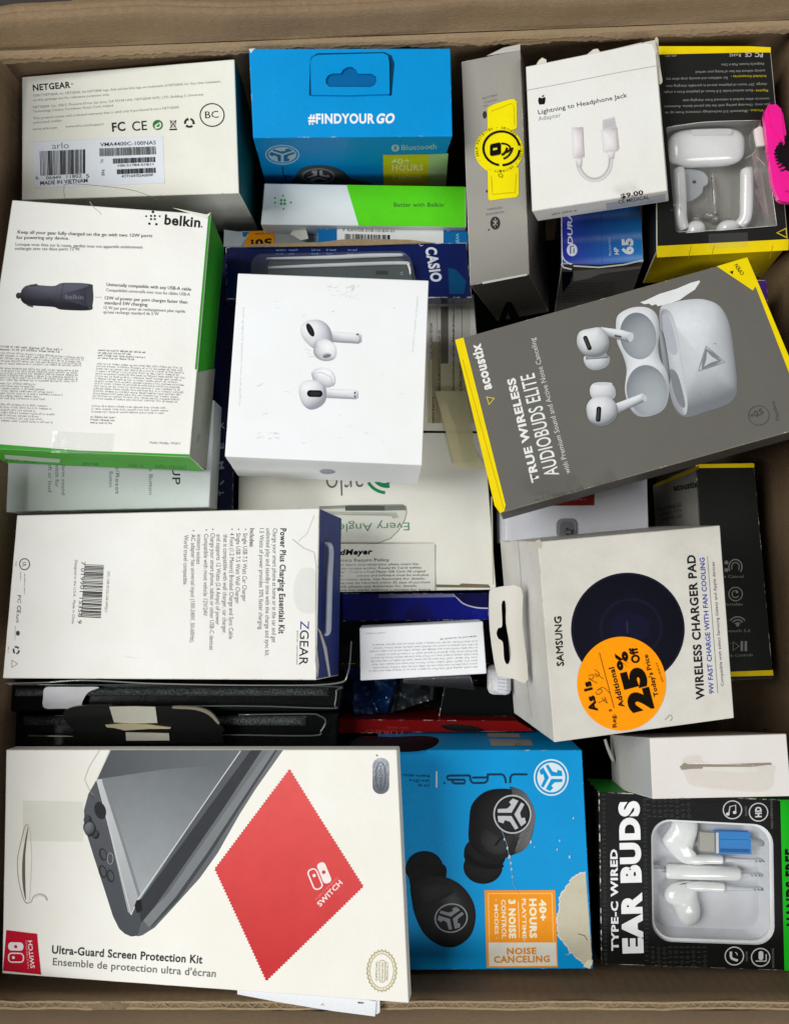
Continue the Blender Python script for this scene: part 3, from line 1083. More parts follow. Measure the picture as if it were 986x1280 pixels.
# ================================================================ D: blue box with white barcode label
Dd = box('shipping_label_box', 'blue box edge with white barcode label peeking out below the white and green strip box', 'box',
         [(328, 805), (858, 812), (858, 1010), (328, 1000)], (.271, .271, .271), .045, zoom=ZB, cols={'all': (4, 104, 168)}, grime=.05, bump=.0003)
plate(Dd.root, 'barcode_label', Dd.f['top'], [(398, 806), (772, 811), (772, 900), (398, 900)], card((226, 228, 226), .4, .03), .0001, .0001, zoom=ZB)
p = Print(Dd.root, Dd.f['top'], 'barcode', ZB); p.lift += .0002
p.text('T AAVGB-018-10-BX-01', (416, 815), (600, 819), 9, K(60)); p.bars([(426, 824), (585, 828), (585, 850), (426, 846)], 30, K(40), seed=12)
p.text('WIRE', (815, 822), (815, 872), 12, K(120, 200, 225), bold=.03)
p.done()
# grey box to the left of it with the folded paper tongue, and the orange price sticker
Dg = box('gift_box', 'small pale grey box with bent paper tongue and orange price sticker', 'box',
         [(800, 815), (1170, 805), (1170, 1000), (800, 1010)], (.262, .262, .262), .04, zoom=Zoom(0, 0, 2.817), cols={'all': (158, 165, 162)}, grime=.08, bump=.0003)
plate(Dg.root, 'paper_tongue', Dg.f['top'], [(512, 128), (568, 62), (600, 68), (628, 170), (580, 175)], card((200, 202, 192), .5, .1), .0004, .004, zoom=ZT, bend=lambda x, y: (x - 512) * .00003)
p = Print(Dg.root, Dg.f['top'], 'price_sticker', ZT, 'gloss'); p.up(12)
p.fill([(215, 100), (262, 94), (402, 92), (412, 130), (405, 195), (222, 195), (235, 150)], K(236, 150, 10))
p.fill([(215, 95), (256, 94), (235, 140), (222, 160), (200, 190), (98, 190), (100, 85), (190, 98)], K(190, 200, 206)); p.fill([(212, 100), (258, 95), (232, 132), (215, 126)], K(30, 120, 170))
p.text('50!', (392, 140), (262, 150), 42, K(40, 24, 10), bold=.06, shear=0)
p.text('OFF NOW', (400, 98), (290, 104), 13, K(60, 36, 10), bold=.03)
p.done()

# ================================================================ TIMEX box, navy strip on the left
T_ = box('watch_box', 'narrow navy box on edge with silver letters, left of the white earbud box', 'box',
         [(266, 318), (296, 318), (291, 640), (264, 640)], (.268, .268, .268), .06, cols={'all': (18, 28, 68), 'right': (10, 16, 36)}, grime=.08, edge=.4, rough=.3, coat=.3)
p = Print(T_.root, T_.f['top'], 'lettering', ZW)
for ch, y, h in (('T', 1040, 36), ('I', 940, 6), ('M', 850, 55), ('E', 700, 40), ('X', 560, 50)):
    p.text(ch, (236, y), (230, y - h), 36, K(175, 180, 190), bold=.01)
p.done()

# ================================================================ E: navy calculator blister card
E = box('calculator_pack', 'navy blister card with calculator and modelled bubble glints tucked behind the white earbud box', 'pack',
        [(282, 309), (583, 303), (590, 372), (283, 374)], (.286, .286, .286), .012, cols={'all': (14, 28, 84), 'edge': (20, 30, 80)}, grime=.05, edge=.5, rough=.25, coat=.5)
p = Print(E.root, E.f['top'], 'lettering', ZQ, 'gloss')
p.fill([(590, 320), (640, 330), (700, 400), (690, 480), (600, 480)], K(10, 70, 110))
p.text('CASIO', (452, 196), (490, 408), 62, K(206, 210, 218), bold=.05, up=(1, -.1))
p.stroke([(408, 170), (425, 185), (436, 180)], 5, K(190))
p.text('MS-80', (195, 240), (330, 242), 9, K(150, 175, 215))
p.done()
p = Print(E.root, E.f['top'], 'bullet_print', ZT)
for x in (420, 500, 640, 730, 860): p.micro((x, 215), (x + 62, 214), 12, K(130, 165, 215)); p.micro((x, 238), (x + 42, 237), 12, K(110, 145, 205))
p.done()
plate(E.root, 'torn_card_edge', E.f['top'], [(250, 180), (430, 176), (700, 168), (830, 150), (1000, 148), (1240, 152), (1350, 166), (1400, 172), (1250, 176), (1000, 186), (700, 192), (450, 196), (250, 198)], KEDGE, .0010, .0006, zoom=ZT)
calc = plate(E.root, 'calculator_body', E.f['top'], qrr([(205, 150), (660, 150), (690, 260), (205, 260)], .25), plain('calculator_grey', (66, 76, 78), .3, coat=.3), .0035, .0012, zoom=ZE)
glint_m = plain('glint_white', (222, 224, 228), .25, .15, coat=.6)  # pale tubes stand in for reflections along the clear bubble's edges
tube(E.root, 'bubble_glint', E.f['top'], [(200, 155, .0062, 3), (400, 151, .0062, 6), (535, 145, .0062, 7), (650, 142, .0062, 5)], glint_m, ZE, n=6)
tube(E.root, 'bubble_glint', E.f['top'], [(206, 184, .0055, 4), (400, 176, .0055, 6), (640, 168, .0055, 6), (668, 176, .0052, 5), (674, 205, .0048, 3)], glint_m, ZE, n=6)
plate(E.root, 'clear_bubble', E.f['top'], qrr([(150, 140), (670, 128), (700, 262), (150, 262)], .3, 8), clear(haze=.04, gl=.8), .0003, .0060, zoom=ZE)
E2 = Print(E.root, E.f['top'], 'key_print', ZE); E2.lift += .0048
E2.text('C', (640, 206), (650, 206), 10, K(200)); E2.fill([(560, 192), (600, 192), (600, 205), (560, 205)], K(20)); E2.done()

# ================================================================ F: white earbud box, centre
Fb = box('earbud_box', 'clean white square box with a picture of two white stemmed earbuds', 'box',
         [(100, 190), (735, 214), (713, 830), (56, 801)], (.336, .336, .336), .046, to=(3, 99, 866), zoom=ZE,
         cols={'all': (238, 240, 241)}, grime=.025, edge=.05, rough=.4, bump=.0003, coat=.1, fiber=.03)
p = Print(Fb.root, Fb.f['top'], 'earbud_picture', ZE, 'gloss')
lo, hi = K(150, 152, 162), K(243, 243, 246)
p.blob([(405, 385), (500, 391), (512, 396), (512, 420), (500, 426), (405, 420)], K(150, 152, 160), K(236, 237, 240), sm=False, L=(.1, -.6, .7))
p.stroke([(500, 391), (507, 408), (500, 425)], 2, K(120)); p.fill([(494, 392), (500, 392), (500, 398), (494, 398)], K(90))
p.blob([(312, 366), (335, 349), (372, 347), (400, 366), (414, 398), (413, 432), (385, 440), (350, 440), (322, 415), (310, 392)], lo, hi, L=(-.5, -.3, .8))
p.blob([(352, 440), (360, 418), (390, 410), (418, 425), (428, 450), (420, 476), (392, 484), (366, 476), (353, 460)], K(165, 167, 175), K(244, 244, 246), L=(.3, -.4, .8))
p.fill(ell(392, 466, 20, 10, rot=-12), K(196, 197, 203)); p.fill(ell(396, 467, 14, 6, rot=-12), K(120, 121, 128))
p.fill(ell(341, 380, 10, 24, rot=-26), K(22)); p.fill(ell(340, 378, 6, 18, rot=-26), K(40))
p.blob([(385, 577), (492, 580), (500, 586), (500, 606), (492, 611), (385, 606)], K(160, 162, 170), K(238, 238, 242), sm=False, L=(.1, -.6, .7))
p.fill([(487, 586), (492, 586), (492, 593), (487, 593)], K(70)); p.fill([(487, 598), (492, 598), (492, 605), (487, 605)], K(70))
p.blob([(345, 528), (358, 512), (385, 506), (412, 518), (423, 540), (420, 562), (395, 572), (360, 560)], K(175, 177, 184), K(246, 246, 248), L=(.2, -.5, .8))
p.stroke([(352, 524), (380, 522), (408, 536), (418, 566)], 2, K(178, 180, 188))
p.blob([(303, 585), (312, 560), (338, 548), (372, 552), (392, 575), (392, 612), (372, 636), (340, 645), (314, 625)], lo, hi, L=(-.4, -.5, .75))
p.fill([(x, y) for x, y in qrr([(330, 580), (382, 581), (382, 604), (330, 603)], .48)], K(24)); p.fill(ell(356, 592, 18, 6), K(44))
p.done()
p = Print(Fb.root, Fb.f['top'], 'edge_print', ZE)
p.text('AirPods Pro with Wireless Charging Case', (103, 632), (117, 305), 5, K(214), up=(1, 0))
p.text('Designed by Apple in California', (700, 268), (683, 455), 5, K(214), up=(-1, 0))
p.done()
p = Print(Fb.root, Fb.f['top'], 'scuffs', ZE)
rs = random.Random(31)
for k in range(60):
    cx, cy = (rs.uniform(395, 495), rs.uniform(232, 272)) if k < 26 else ((rs.uniform(160, 230), rs.uniform(720, 745)) if k < 38 else (rs.uniform(120, 690), rs.uniform(230, 780)))
    a_ = rs.uniform(-.6, .4); l_ = rs.uniform(4, 22); g_ = rs.uniform(205, 226)
    p.stroke([(cx, cy), (cx + l_ * .5, cy + a_ * l_ * .4 + rs.uniform(-1, 1)), (cx + l_, cy + a_ * l_)], rs.uniform(.8, 2.4), K(g_, g_, g_ + 1), lay=False)
p.done()
p = Print(Fb.root, Fb.f['front'], 'side_logo', ZE)
p.blob([(372, 850), (385, 843), (412, 844), (425, 852), (410, 858), (385, 858)], K(150, 153, 162), K(170, 173, 182)); p.done()

# ================================================================ G: large white box below it
Gb = box('security_camera_box', 'large off white box with upside down green logo and a return policy sticker', 'box',
         [(302, 368), (592, 368), (620, 737), (296, 742)], (.262, .262, .262), .10, cols={'all': (234, 233, 224)}, grime=.04, edge=.2, bump=.0007)
p = Print(Gb.root, Gb.f['top'], 'lettering', ZH)
p.text('arlo.', (176, 96), (4, 102), 98, K(110, 112, 110), bold=-.012)
g1 = K(28, 140, 92)
p.stroke(ell(275, 100, 88, 84, a0=95, a1=150), 13, g1); p.stroke(ell(275, 100, 60, 58, a0=80, a1=155), 13, g1)
p.fill(ell(262, 118, 34, 40), g1); p.fill(ell(262, 106, 38, 38), K(234, 233, 224))
p.text('Every Angle Covered', (366, 306), (-160, 316), 32, K(92, 146, 122), bold=.0)
p.done()
p = Print(Gb.root, Gb.f['top'], 'printed_table', ZE)
p.fill([(730, 300), (872, 300), (872, 490), (730, 490)], K(214, 212, 204)); p.fill([(730, 490), (890, 490), (888, 690), (730, 690)], K(214, 206, 172))
p.fill([(775, 302), (800, 302), (800, 492), (775, 492)], K(112, 108, 98)); p.fill([(745, 420), (775, 420), (775, 690), (745, 690)], K(168, 158, 128))
for x in (738, 762, 818, 845): p.stroke([(x, 300), (x, 690)], 1.6, K(150, 146, 132))
p.stroke([(845, 300), (846, 500)], 2, K(140))
for x, y0, y1 in ((738, 480, 350), (765, 600, 380), (812, 690, 380), (836, 690, 420), (812, 420, 310), (745, 690, 600)): p.micro((x + 8, y1 + 200 if False else y0), (x + 8, y1), 9, K(96, 90, 74))
p.fill([(712, 716), (920, 718), (920, 724), (712, 723)], K(14))
p.done()
p = Print(Gb.root, Gb.f['top'], 'window_print', ZFM, 'gloss')
p.fill([(80, 72), (262, 68), (262, 88), (80, 92)], K(160, 160, 150)); p.fill([(262, 68), (540, 68), (540, 104), (262, 104)], K(70, 76, 70)); p.fill([(540, 68), (680, 66), (692, 100), (540, 104)], K(128, 130, 122))
p.fill([(100, 108), (620, 118), (640, 150), (600, 160), (585, 142), (100, 132)], K(196, 196, 186))
p.stroke([(80, 76), (300, 66), (665, 62), (690, 75), (694, 120), (680, 170), (640, 240), (580, 300), (480, 336), (300, 345)], 5, K(150, 150, 142))
p.stroke([(240, 130), (560, 132), (600, 142), (606, 156)], 4, K(160, 160, 150))
p.done()
wd = plate(Gb.root, 'clear_window', Gb.f['top'], [(80, 76), (300, 66), (665, 62), (690, 75), (694, 120), (680, 170), (640, 240), (580, 300), (480, 336), (80, 345)], clear(haze=.04), .0002, .0007, zoom=ZFM)
plate(Gb.root, 'policy_sticker', Gb.f['top'], [(60, 338), (890, 338), (892, 664), (60, 664)], card((222, 222, 212), .45, .04), .0001, .0012, zoom=ZFM)
p = Print(Gb.root, Gb.f['top'], 'policy_print', ZFM); p.lift += .0013
p.text('FredMeyer', (128, 418), (455, 410), 36, K(20), bold=.05, shear=.2)
p.text('Electronics Return Policy', (110, 464), (572, 460), 20, K(60), bold=.015)
for i, (s, x) in enumerate((('If you have to return your electronics, please return the', 775), ('original sales receipt and/or Rewards Card within', 795), ('thirty days for refund to a Fred Meyer Gift Card. All original', 825), ('boxes, cables, instructions and software must be included.', 850),
                            ('Some restrictions apply, see Associate for details.', 825), ('Video games may be returned within 30 days of purchase', 860), ('if unopened, please see Associate for details.', 770), ('Refunds are not made without a receipt for items', 860))):
    p.text(s, (90, 494 + i * 25.5), (x, 486 + i * 25.5), 15, K(88), bold=.012)
p.done()
plate(Gb.root, 'clear_tab', Gb.f['top'], [(755, 588), (858, 588), (872, 690), (895, 800), (925, 838), (820, 842)], clear('tab_plastic.yellowed', (240, 235, 196), .62, .5), .0001, .004, zoom=ZE)
p = Print(Gb.root, Gb.f['top'], 'worn_lower_edge', ZH); p.fill([(475, 560), (570, 562), (580, 556), (690, 560), (700, 574), (478, 572)], K(120, 108, 88)); p.fill([(700, 200), (706, 200), (712, 560), (708, 560)], K(190, 184, 165)); p.done()

# ================================================================ I: white/grey setup box beneath the green edged box
Ib = box('alarm_box', 'pale blue grey box below the green edged box, with sideways dark setup lettering', 'box',
         [(5, 500), (268, 500), (262, 634), (1, 640)], (.289, .289, .289), .07, cols={'all': (232, 237, 240)}, grime=.03, edge=.2, rough=.4)
p = Print(Ib.root, Ib.f['top'], 'lettering', ZD)
p.text('SETUP', (643, 985), (642, 1148), 29, K(60, 62, 68), bold=.01)
for x, s, y0, y1, h in ((556, 'More Button', 1040, 1186, 14), (432, 'Set/Reset', 1050, 1184, 14), (408, 'Button', 1100, 1158, 14), (232, 'Alarm sound', 1060, 1186, 14), (208, 'switch for', 1060, 1158, 14), (182, 'soft or loud', 1060, 1176, 14)):
    p.text(s, (x, y0), (x - 1, y1), h, K(120, 126, 136))
p.done()
box('navy_box', 'sliver of a navy box at the left end below the pale setup box', 'box',
    [(0, 1222), (140, 1226), (140, 1300), (0, 1300)], (.270, .270, .270), .05, zoom=ZD, cols={'all': (14, 26, 72)}, bump=0)

# ================================================================ H: large belkin box
Hb = box('charger_box', 'large white box with green edges and a picture of a black car charger', 'box',
         [(46, 88), (786, 142), (708, 1046), (-92, 1012)], (.336, .336, .336), .040, to=(2, 764, 1100), zoom=ZD,
         cols={'all': (237, 237, 232), 'right': (44, 142, 34), 'front': (84, 178, 62), 'edge': (200, 212, 190)}, grime=.035, edge=.2, bump=.0010)
p = Print(Hb.root, Hb.f['top'], 'lettering', ZD)
bk = K(34)
p.text('belkin', (612, 180), (745, 191), 36, bk, bold=.035); p.fill(ell(751, 189, 3), bk)
for dx, dy, r_ in ((0, -22, 5), (25, -6, 3.5), (-25, -6, 3.5), (-13, 22, 4.5), (13, 24, 4.5)): p.fill(ell(570 + dx, 156 + dy, r_), bk)
for dx in (-7, 7):
    for dy in (-7, 5): p.fill(ell(570 + dx, 156 + dy, 4), bk)
p.text('Keep all your gear fully charged on the go with two 12W ports', (68, 215), (568, 229), 12, K(50), bold=.025)
p.text('for powering any device.', (63, 235), (258, 238), 12, K(50), bold=.025)
p.text('Lorsque vous êtes sur la route, gardez tous vos appareils entièrement', (60, 260), (532, 271), 11, K(110))
p.text('rechargés avec ces deux ports 12 W.', (58, 276), (300, 278), 11, K(110))
p.text('Universally compatible with any USB-A cable', (398, 410), (712, 428), 12, K(70), bold=.01)
p.text('Compatibilité universelle avec tous les câbles USB-A', (396, 430), (708, 447), 11, K(130))
p.text('12W of power per port charges faster than', (392, 460), (698, 476), 12, K(70), bold=.01)
p.text('standard 5W charging', (390, 478), (550, 486), 12, K(70), bold=.01)
p.text('12 W par port pour un rechargement plus rapide', (388, 496), (690, 510), 11, K(130))
p.text('qu\'une recharge standard de 5 W', (386, 512), (592, 520), 11, K(130))
p.stroke([(355, 452), (380, 452)], 1.5, K(170))
p.text('Model / Modèle : F7U017', (558, 996), (672, 1000), 8, K(140))
p.done()
p = Print(Hb.root, Hb.f['top'], 'fine_print', ZD)
gg = K(164, 164, 159)
p.para([(5, 630), (245, 645), (242, 662), (0, 652)], 2, 9, K(110), .1, seed=3)
p.para([(-20, 652), (325, 676), (310, 712), (-20, 704)], 5, 8, gg, .08, seed=4)
p.para([(-20, 712), (310, 724), (305, 772), (-20, 764)], 6, 8, gg, .05, seed=5)
p.para([(-25, 768), (245, 776), (235, 840), (-30, 832)], 7, 8, gg, .5, seed=6)
p.para([(-30, 845), (225, 855), (205, 925), (-35, 915)], 7, 8, gg, .5, seed=7)
p.para([(368, 645), (560, 655), (550, 692), (366, 684)], 4, 8, K(120), .35, seed=8)
p.para([(364, 696), (695, 712), (682, 848), (346, 834)], 15, 8, gg, .08, seed=9)
p.para([(344, 852), (680, 862), (670, 890), (342, 884)], 3, 8, gg, .3, seed=10)
p.para([(340, 892), (445, 896), (440, 928), (338, 924)], 3, 8, K(120), .2, seed=11)
p.done()
p = Print(Hb.root, Hb.f['top'], 'charger_picture', ZD)
p.blob([(62, 440), (70, 434), (84, 438), (84, 452), (70, 458), (62, 452)], K(20), K(60), sm=False)
p.blob([(78, 445), (88, 418), (118, 406), (200, 410), (238, 398), (335, 402), (347, 420), (346, 480), (334, 500), (232, 498), (200, 488), (115, 482), (86, 470)], K(22, 22, 32), K(88, 88, 104), L=(0, -.75, .6), n=5, pw=1.4)
p.fill(ell(336, 450, 13, 47), K(58, 58, 70)); p.stroke([(238, 400), (228, 450), (236, 497)], 2, K(40, 40, 50))
p.fill([(112, 406), (140, 402), (142, 410), (114, 412)], K(60)); p.fill([(100, 478), (126, 484), (124, 490), (104, 484)], K(70))
p.text('belkin', (245, 457), (312, 460), 16, K(112, 112, 126), bold=.02)
p.done()
p = Print(Hb.root, Hb.f['top'], 'green_edge_print', ZD)
p.fill([(-90, 1012), (-85, 992), (150, 1010), (300, 1022), (704, 1036), (706, 1045)], K(60, 160, 44))
p.fill([(776, 146), (784, 143), (733, 720), (726, 720)], K(56, 150, 40))
p.done()
p = Print(Hb.root, Hb.f['right'], 'grey_side_panel', ZD); p.lift += .0001
p.fill([(733, 730), (800, 716), (768, 1096), (706, 1046)], K(158, 160, 150))
p.micro((735, 990), (745, 960), 10, K(110)); p.done()
p = Print(Hb.root, Hb.f['front'], 'side_print', ZD)
for x in (20, 90, 310, 480, 580, 640): p.micro((x, 1062 + x * .04), (x + 60, 1064 + x * .04), 13, K(50, 118, 40))
p.fill([(18, 1036), (90, 1040), (150, 1046), (225, 1052), (222, 1066), (140, 1062), (20, 1052)], K(200, 220, 196))
p.done()
plate(Hb.root, 'clear_tape', Hb.f['top'], [(200, 950), (428, 960), (418, 1042), (194, 1030)], clear('tape', haze=.03, gl=.45), .00008, .0005, zoom=ZD)
p = Print(Hb.root, Hb.f['top'], 'torn_top_edge', ZD); p.stroke([(335, 96), (350, 118), (372, 135), (378, 144)], 2.0, K(180, 178, 168)); p.fill([(640, 118), (770, 144), (786, 136), (770, 160), (740, 150)], K(226, 228, 216)); p.done()
tube(Hb.root, 'loose_thread', Hb.f['top'], [(246, 88, .001, .9), (250, 60, .004, .9), (275, 48, .006, .9), (420, 56, .005, .9), (520, 70, .004, .9), (600, 96, .001, .9)], plain('thread', (90, 88, 80), .5), ZD, seg=6)

# ================================================================ J: power kit box
Jb = box('charging_kit_box', 'white box with sideways black text and a torn blue end, across the left middle', 'box',
         [(48, 188), (895, 168), (886, 650), (8, 645)], (.322, .326, .322), .045, to=(1, 957, 196), zoom=ZG,
         cols={'all': (233, 232, 227), 'right': (42, 56, 118), 'edge': (214, 212, 205)}, grime=.04, edge=.3, bump=.0012)
p = Print(Jb.root, Jb.f['top'], 'lettering', ZG)
dk = K(66, 66, 70)
p.text('Power Plus Charging Essentials Kit', (786, 225), (781, 520), 16, K(38), bold=.03)
for x, s, y0, y1 in ((765, 'Charge your smart phone at home or in the car and get', 225, 545), (746, 'unlimited play and standby time with the charge and sync kit.', 225, 583), (728, '1.5 Watts of power provides 30% faster charging.', 225, 510),
                     (682, '•  Single USB 7.5 Watt Car Charger', 226, 430), (663, '•  Single USB 7.5 Watt Wall Charger', 226, 436), (645, '•  4 Foot (1.2 Meters) Braided Charge and Sync Cable', 226, 535),
                     (627, 'that is compatible with wall charger, car charger,', 242, 520), (608, 'and supports 12 Watts (2.4 Amps) of power', 242, 495), (591, '•  Charge your smart phone, tablet or other USB-C devices', 226, 565),
                     (573, '•  Compatible with most vehicle 12V/24V', 228, 470), (554, 'accessory sockets', 242, 325), (537, '•  AC adapter has universal input (100-240V, 50-60Hz),', 230, 545), (517, 'World travel compatible', 244, 382)):
    p.text(s, (x, y0), (x - 3, y1), 12, dk)
p.text('Includes:', (701, 225), (700, 278), 12, K(38), bold=.03)
p.text('Z', (842, 484), (841, 508), 24, K(52, 66, 150)); p.text('GEAR', (841, 510), (838, 608), 24, K(44, 44, 60), bold=.005)
p.text('power connected', (832, 512), (830, 606), 5, K(120))
p.bars([(292, 328), (284, 478), (228, 475), (238, 326)], 36, K(40), seed=21)
p.text('7 019901 15358 9', (229, 318), (219, 492), 11, K(60)); p.text('UPC: USB-7K152-CAR-WPQLV', (302, 345), (295, 460), 7, K(110))
p.text('Designed in the U.S.A.  Made in China', (211, 314), (203, 492), 7, K(110))
p.done()
p = Print(Jb.root, Jb.f['top'], 'symbols', ZJL)
c1 = K(84, 82, 78)
p.ring(182, 380, 36, 40, 7, c1); p.text('UL', (168, 365), (168, 398), 26, c1, bold=.03); p.micro((180, 450), (178, 600), 9, K(120)); p.micro((150, 440), (148, 500), 9, K(120)); p.micro((118, 360), (115, 400), 10, c1)
p.text('FC', (132, 606), (132, 662), 24, K(50), bold=.04); p.text('CE', (130, 680), (126, 735), 26, K(50), bold=.02); p.text('RoHS', (122, 745), (120, 805), 20, c1, bold=.02)
p.fill(ell(134, 882, 14, 18), K(60)); p.micro((112, 830), (110, 940), 7, K(130))
for k in range(3): p.stroke(ell(122, 1006, 20, 24, a0=120 * k, a1=120 * k + 88), 12, K(60))
p.stroke([(90, 1078), (90, 1132), (132, 1106)], 5, c1, closed=True); p.micro((62, 980), (60, 1030), 8, c1)
p.done()
p = Print(Jb.root, Jb.f['right'], 'torn_flap_edge', ZG)
p.fill([(887, 500), (895, 520), (905, 560), (920, 640), (926, 640), (914, 560), (899, 515)], K(206, 204, 198)); p.fill([(884, 610), (888, 560), (893, 610), (890, 646)], K(220, 218, 210))
p.done()
tube(Jb.root, 'plastic_hanger', Jb.f['right'], [(904, 268, .002, 4), (911, 280, .003, 8), (908, 360, .003, 9), (905, 480, .003, 9), (903, 515, .003, 8), (900, 522, .002, 4)], plain('frosted_plastic', (168, 176, 190), .35), ZG)
plate(Jb.root, 'clear_tape', Jb.f['top'], smooth_poly([(838, 345), (860, 335), (886, 352), (886, 452), (850, 462), (828, 440), (822, 390)], 5), clear('tape', haze=.03, gl=.45), .00008, .0006, zoom=ZG)
p = Print(Jb.root, Jb.f['top'], 'torn_edge', ZG)
p.stroke([(820, 256), (850, 280), (880, 292), (886, 330), (884, 470), (884, 600)], 2.0, K(176, 174, 168)); p.stroke([(880, 190), (860, 240), (835, 262)], 1.5, K(205, 203, 196))
p.done()

# ================================================================ P, O, Q, R, S: the deep gap in the middle
def crumple(name, label, cat, pts, z, col, amp, seed, rough=.3):
    """a crumpled film bag heaped over a px outline"""
    nU, nV = 44, 30
    x0, x1 = min(p[0] for p in pts), max(p[0] for p in pts); y0, y1 = min(p[1] for p in pts), max(p[1] for p in pts)
    loc = W((x0 + x1) / 2, (y0 + y1) / 2, z)
    rt = thing(name, label, cat, loc)
    V, Fc = [], []
    q = pts
    for j in range(nV + 1):
        for i in range(nU + 1):
            u, v = i / nU, j / nV
            x = (q[0][0] * (1 - u) + q[1][0] * u) * (1 - v) + (q[3][0] * (1 - u) + q[2][0] * u) * v
            y = (q[0][1] * (1 - u) + q[1][1] * u) * (1 - v) + (q[3][1] * (1 - u) + q[2][1] * u) * v
            p = W(x, y, z); s_ = p * 34 + Vector((seed, seed, 0))
            h = abs(noise.noise(s_)) + .5 * abs(noise.noise(s_ * 2.3)) + .12 * abs(noise.noise(s_ * 5))
            w = min(1, 6 * min(u, 1 - u, v, 1 - v))
            V.append(p + Vector((0, 0, (h - .5) * amp * w - (1 - w) * .02)))
    for j in range(nV):
        for i in range(nU):
            a = j * (nU + 1) + i; Fc.append((a, a + 1, a + nU + 2, a + nU + 1))
    mesh_obj('film', V, Fc, plain('crumpled_film_' + cat, col, rough, coat=.5), rt, smooth=False)
    return rt
crumple('foil_bag', 'crumpled blue foil bag deep in the dark gap left of the small white box', 'bag', [(428, 838), (512, 838), (490, 905), (432, 905)], .226, (8, 60, 118), .018, 3)
crumple('foil_bag', 'crumpled dark grey translucent bag deep in the gap under the small white box', 'bag', [(490, 842), (560, 836), (552, 880), (474, 905)], .222, (50, 58, 64), .020, 9)
box('black_box', 'glossy black box with one pale line in the dark gap under the small white box', 'box',
    [(555, 858), (655, 858), (655, 896), (548, 896)], (.222, .222, .222), .04, cols={'all': (13, 16, 15)}, rough=.2, coat=.5)
Ob = box('red_box', 'thin dark red strip of a box behind the top edge of the blue earbud box', 'box',
         [(412, 899), (646, 901), (668, 914), (410, 917)], (.240, .240, .240), .05, cols={'all': (132, 12, 14)}, grime=.05, bump=.0002, rough=.35)
p = Print(Ob.root, Ob.f['top'], 'lettering', ZR)
p.text('TURBO', (358, 300), (150, 296), 20, K(160, 60, 55), bold=.01); p.text('NEW MODEL', (372, 282), (260, 281), 9, K(170, 70, 62))
p.blob([(535, 275), (600, 268), (700, 276), (765, 300), (700, 304), (590, 300)], K(8), K(30))
p.done()
Qb = box('navy_box', 'glossy royal blue box with torn white edge just above the small white box', 'box',
         [(90, 596), (692, 596), (692, 706), (92, 712)], (.254, .254, .254), .05, zoom=ZH, cols={'all': (16, 24, 128)}, grime=.04, rough=.25, coat=.4, edge=.3)
p = Print(Qb.root, Qb.f['top'], 'torn_edge', ZH)
p.fill([(240, 600), (545, 598), (556, 612), (240, 616)], K(120, 122, 160)); p.stroke(smooth_poly([(545, 598), (562, 615), (590, 640), (640, 655), (690, 658)], 5, False), 5, K(190, 190, 200))
p.fill(ell(405, 706, 60, 66, a0=180, a1=360), K(20, 18, 98)); p.fill([(545, 598), (690, 598), (690, 655), (640, 652), (590, 636), (560, 612)], K(6, 10, 66)); p.done()
Sc = box('papers', 'creased grey leaflet tucked under the small white box', 'leaflet', [(345, 40), (690, 28), (716, 94), (345, 58)], (.258, .258, .250), .002, zoom=ZR, cols={'all': (92, 92, 94)}, bump=0, grime=.1)
p = Print(Sc.root, Sc.f['top'], 'fine_print', ZR)
for i in range(5): p.micro((370, 46 + i * 7), (690, 44 + i * 9), 4, K(60))
p.done()
Rb = box('earphone_box', 'small white box on its side with rows of tiny upside down grey print', 'box',
         [(162, 738), (668, 712), (683, 926), (166, 955)], (.288, .288, .288), .026, zoom=ZH, cols={'all': (232, 233, 236)}, grime=.02, edge=.1, bump=.0003)
p = Print(Rb.root, Rb.f['top'], 'fine_print', ZH)
p.micro((268, 756), (186, 760), 7, K(170)); p.micro((642, 770), (488, 782), 8, K(110))
for i in range(9): p.micro((646 - i * 0, 790 + i * 13.2), (212 - (i % 3) * 8 + (i % 2) * 12, 806 + i * 13.4), 8.5, K(166))
p.done()
Sb = box('blister_pack', 'small clear and white rounded blister beside the bottom of the hang tab box', 'pack', [(782, -30), (900, -30), (900, 122), (782, 118)], (.272, .272, .272), .012, zoom=ZR, cols={'all': (206, 208, 214)}, bump=.0002, r=.003, rough=.3)
p = Print(Sb.root, Sb.f['top'], 'fine_print', ZR)
for i in range(5): p.micro((830, 20 + i * 18), (890, 26 + i * 18), 6, K(130))
p.done()

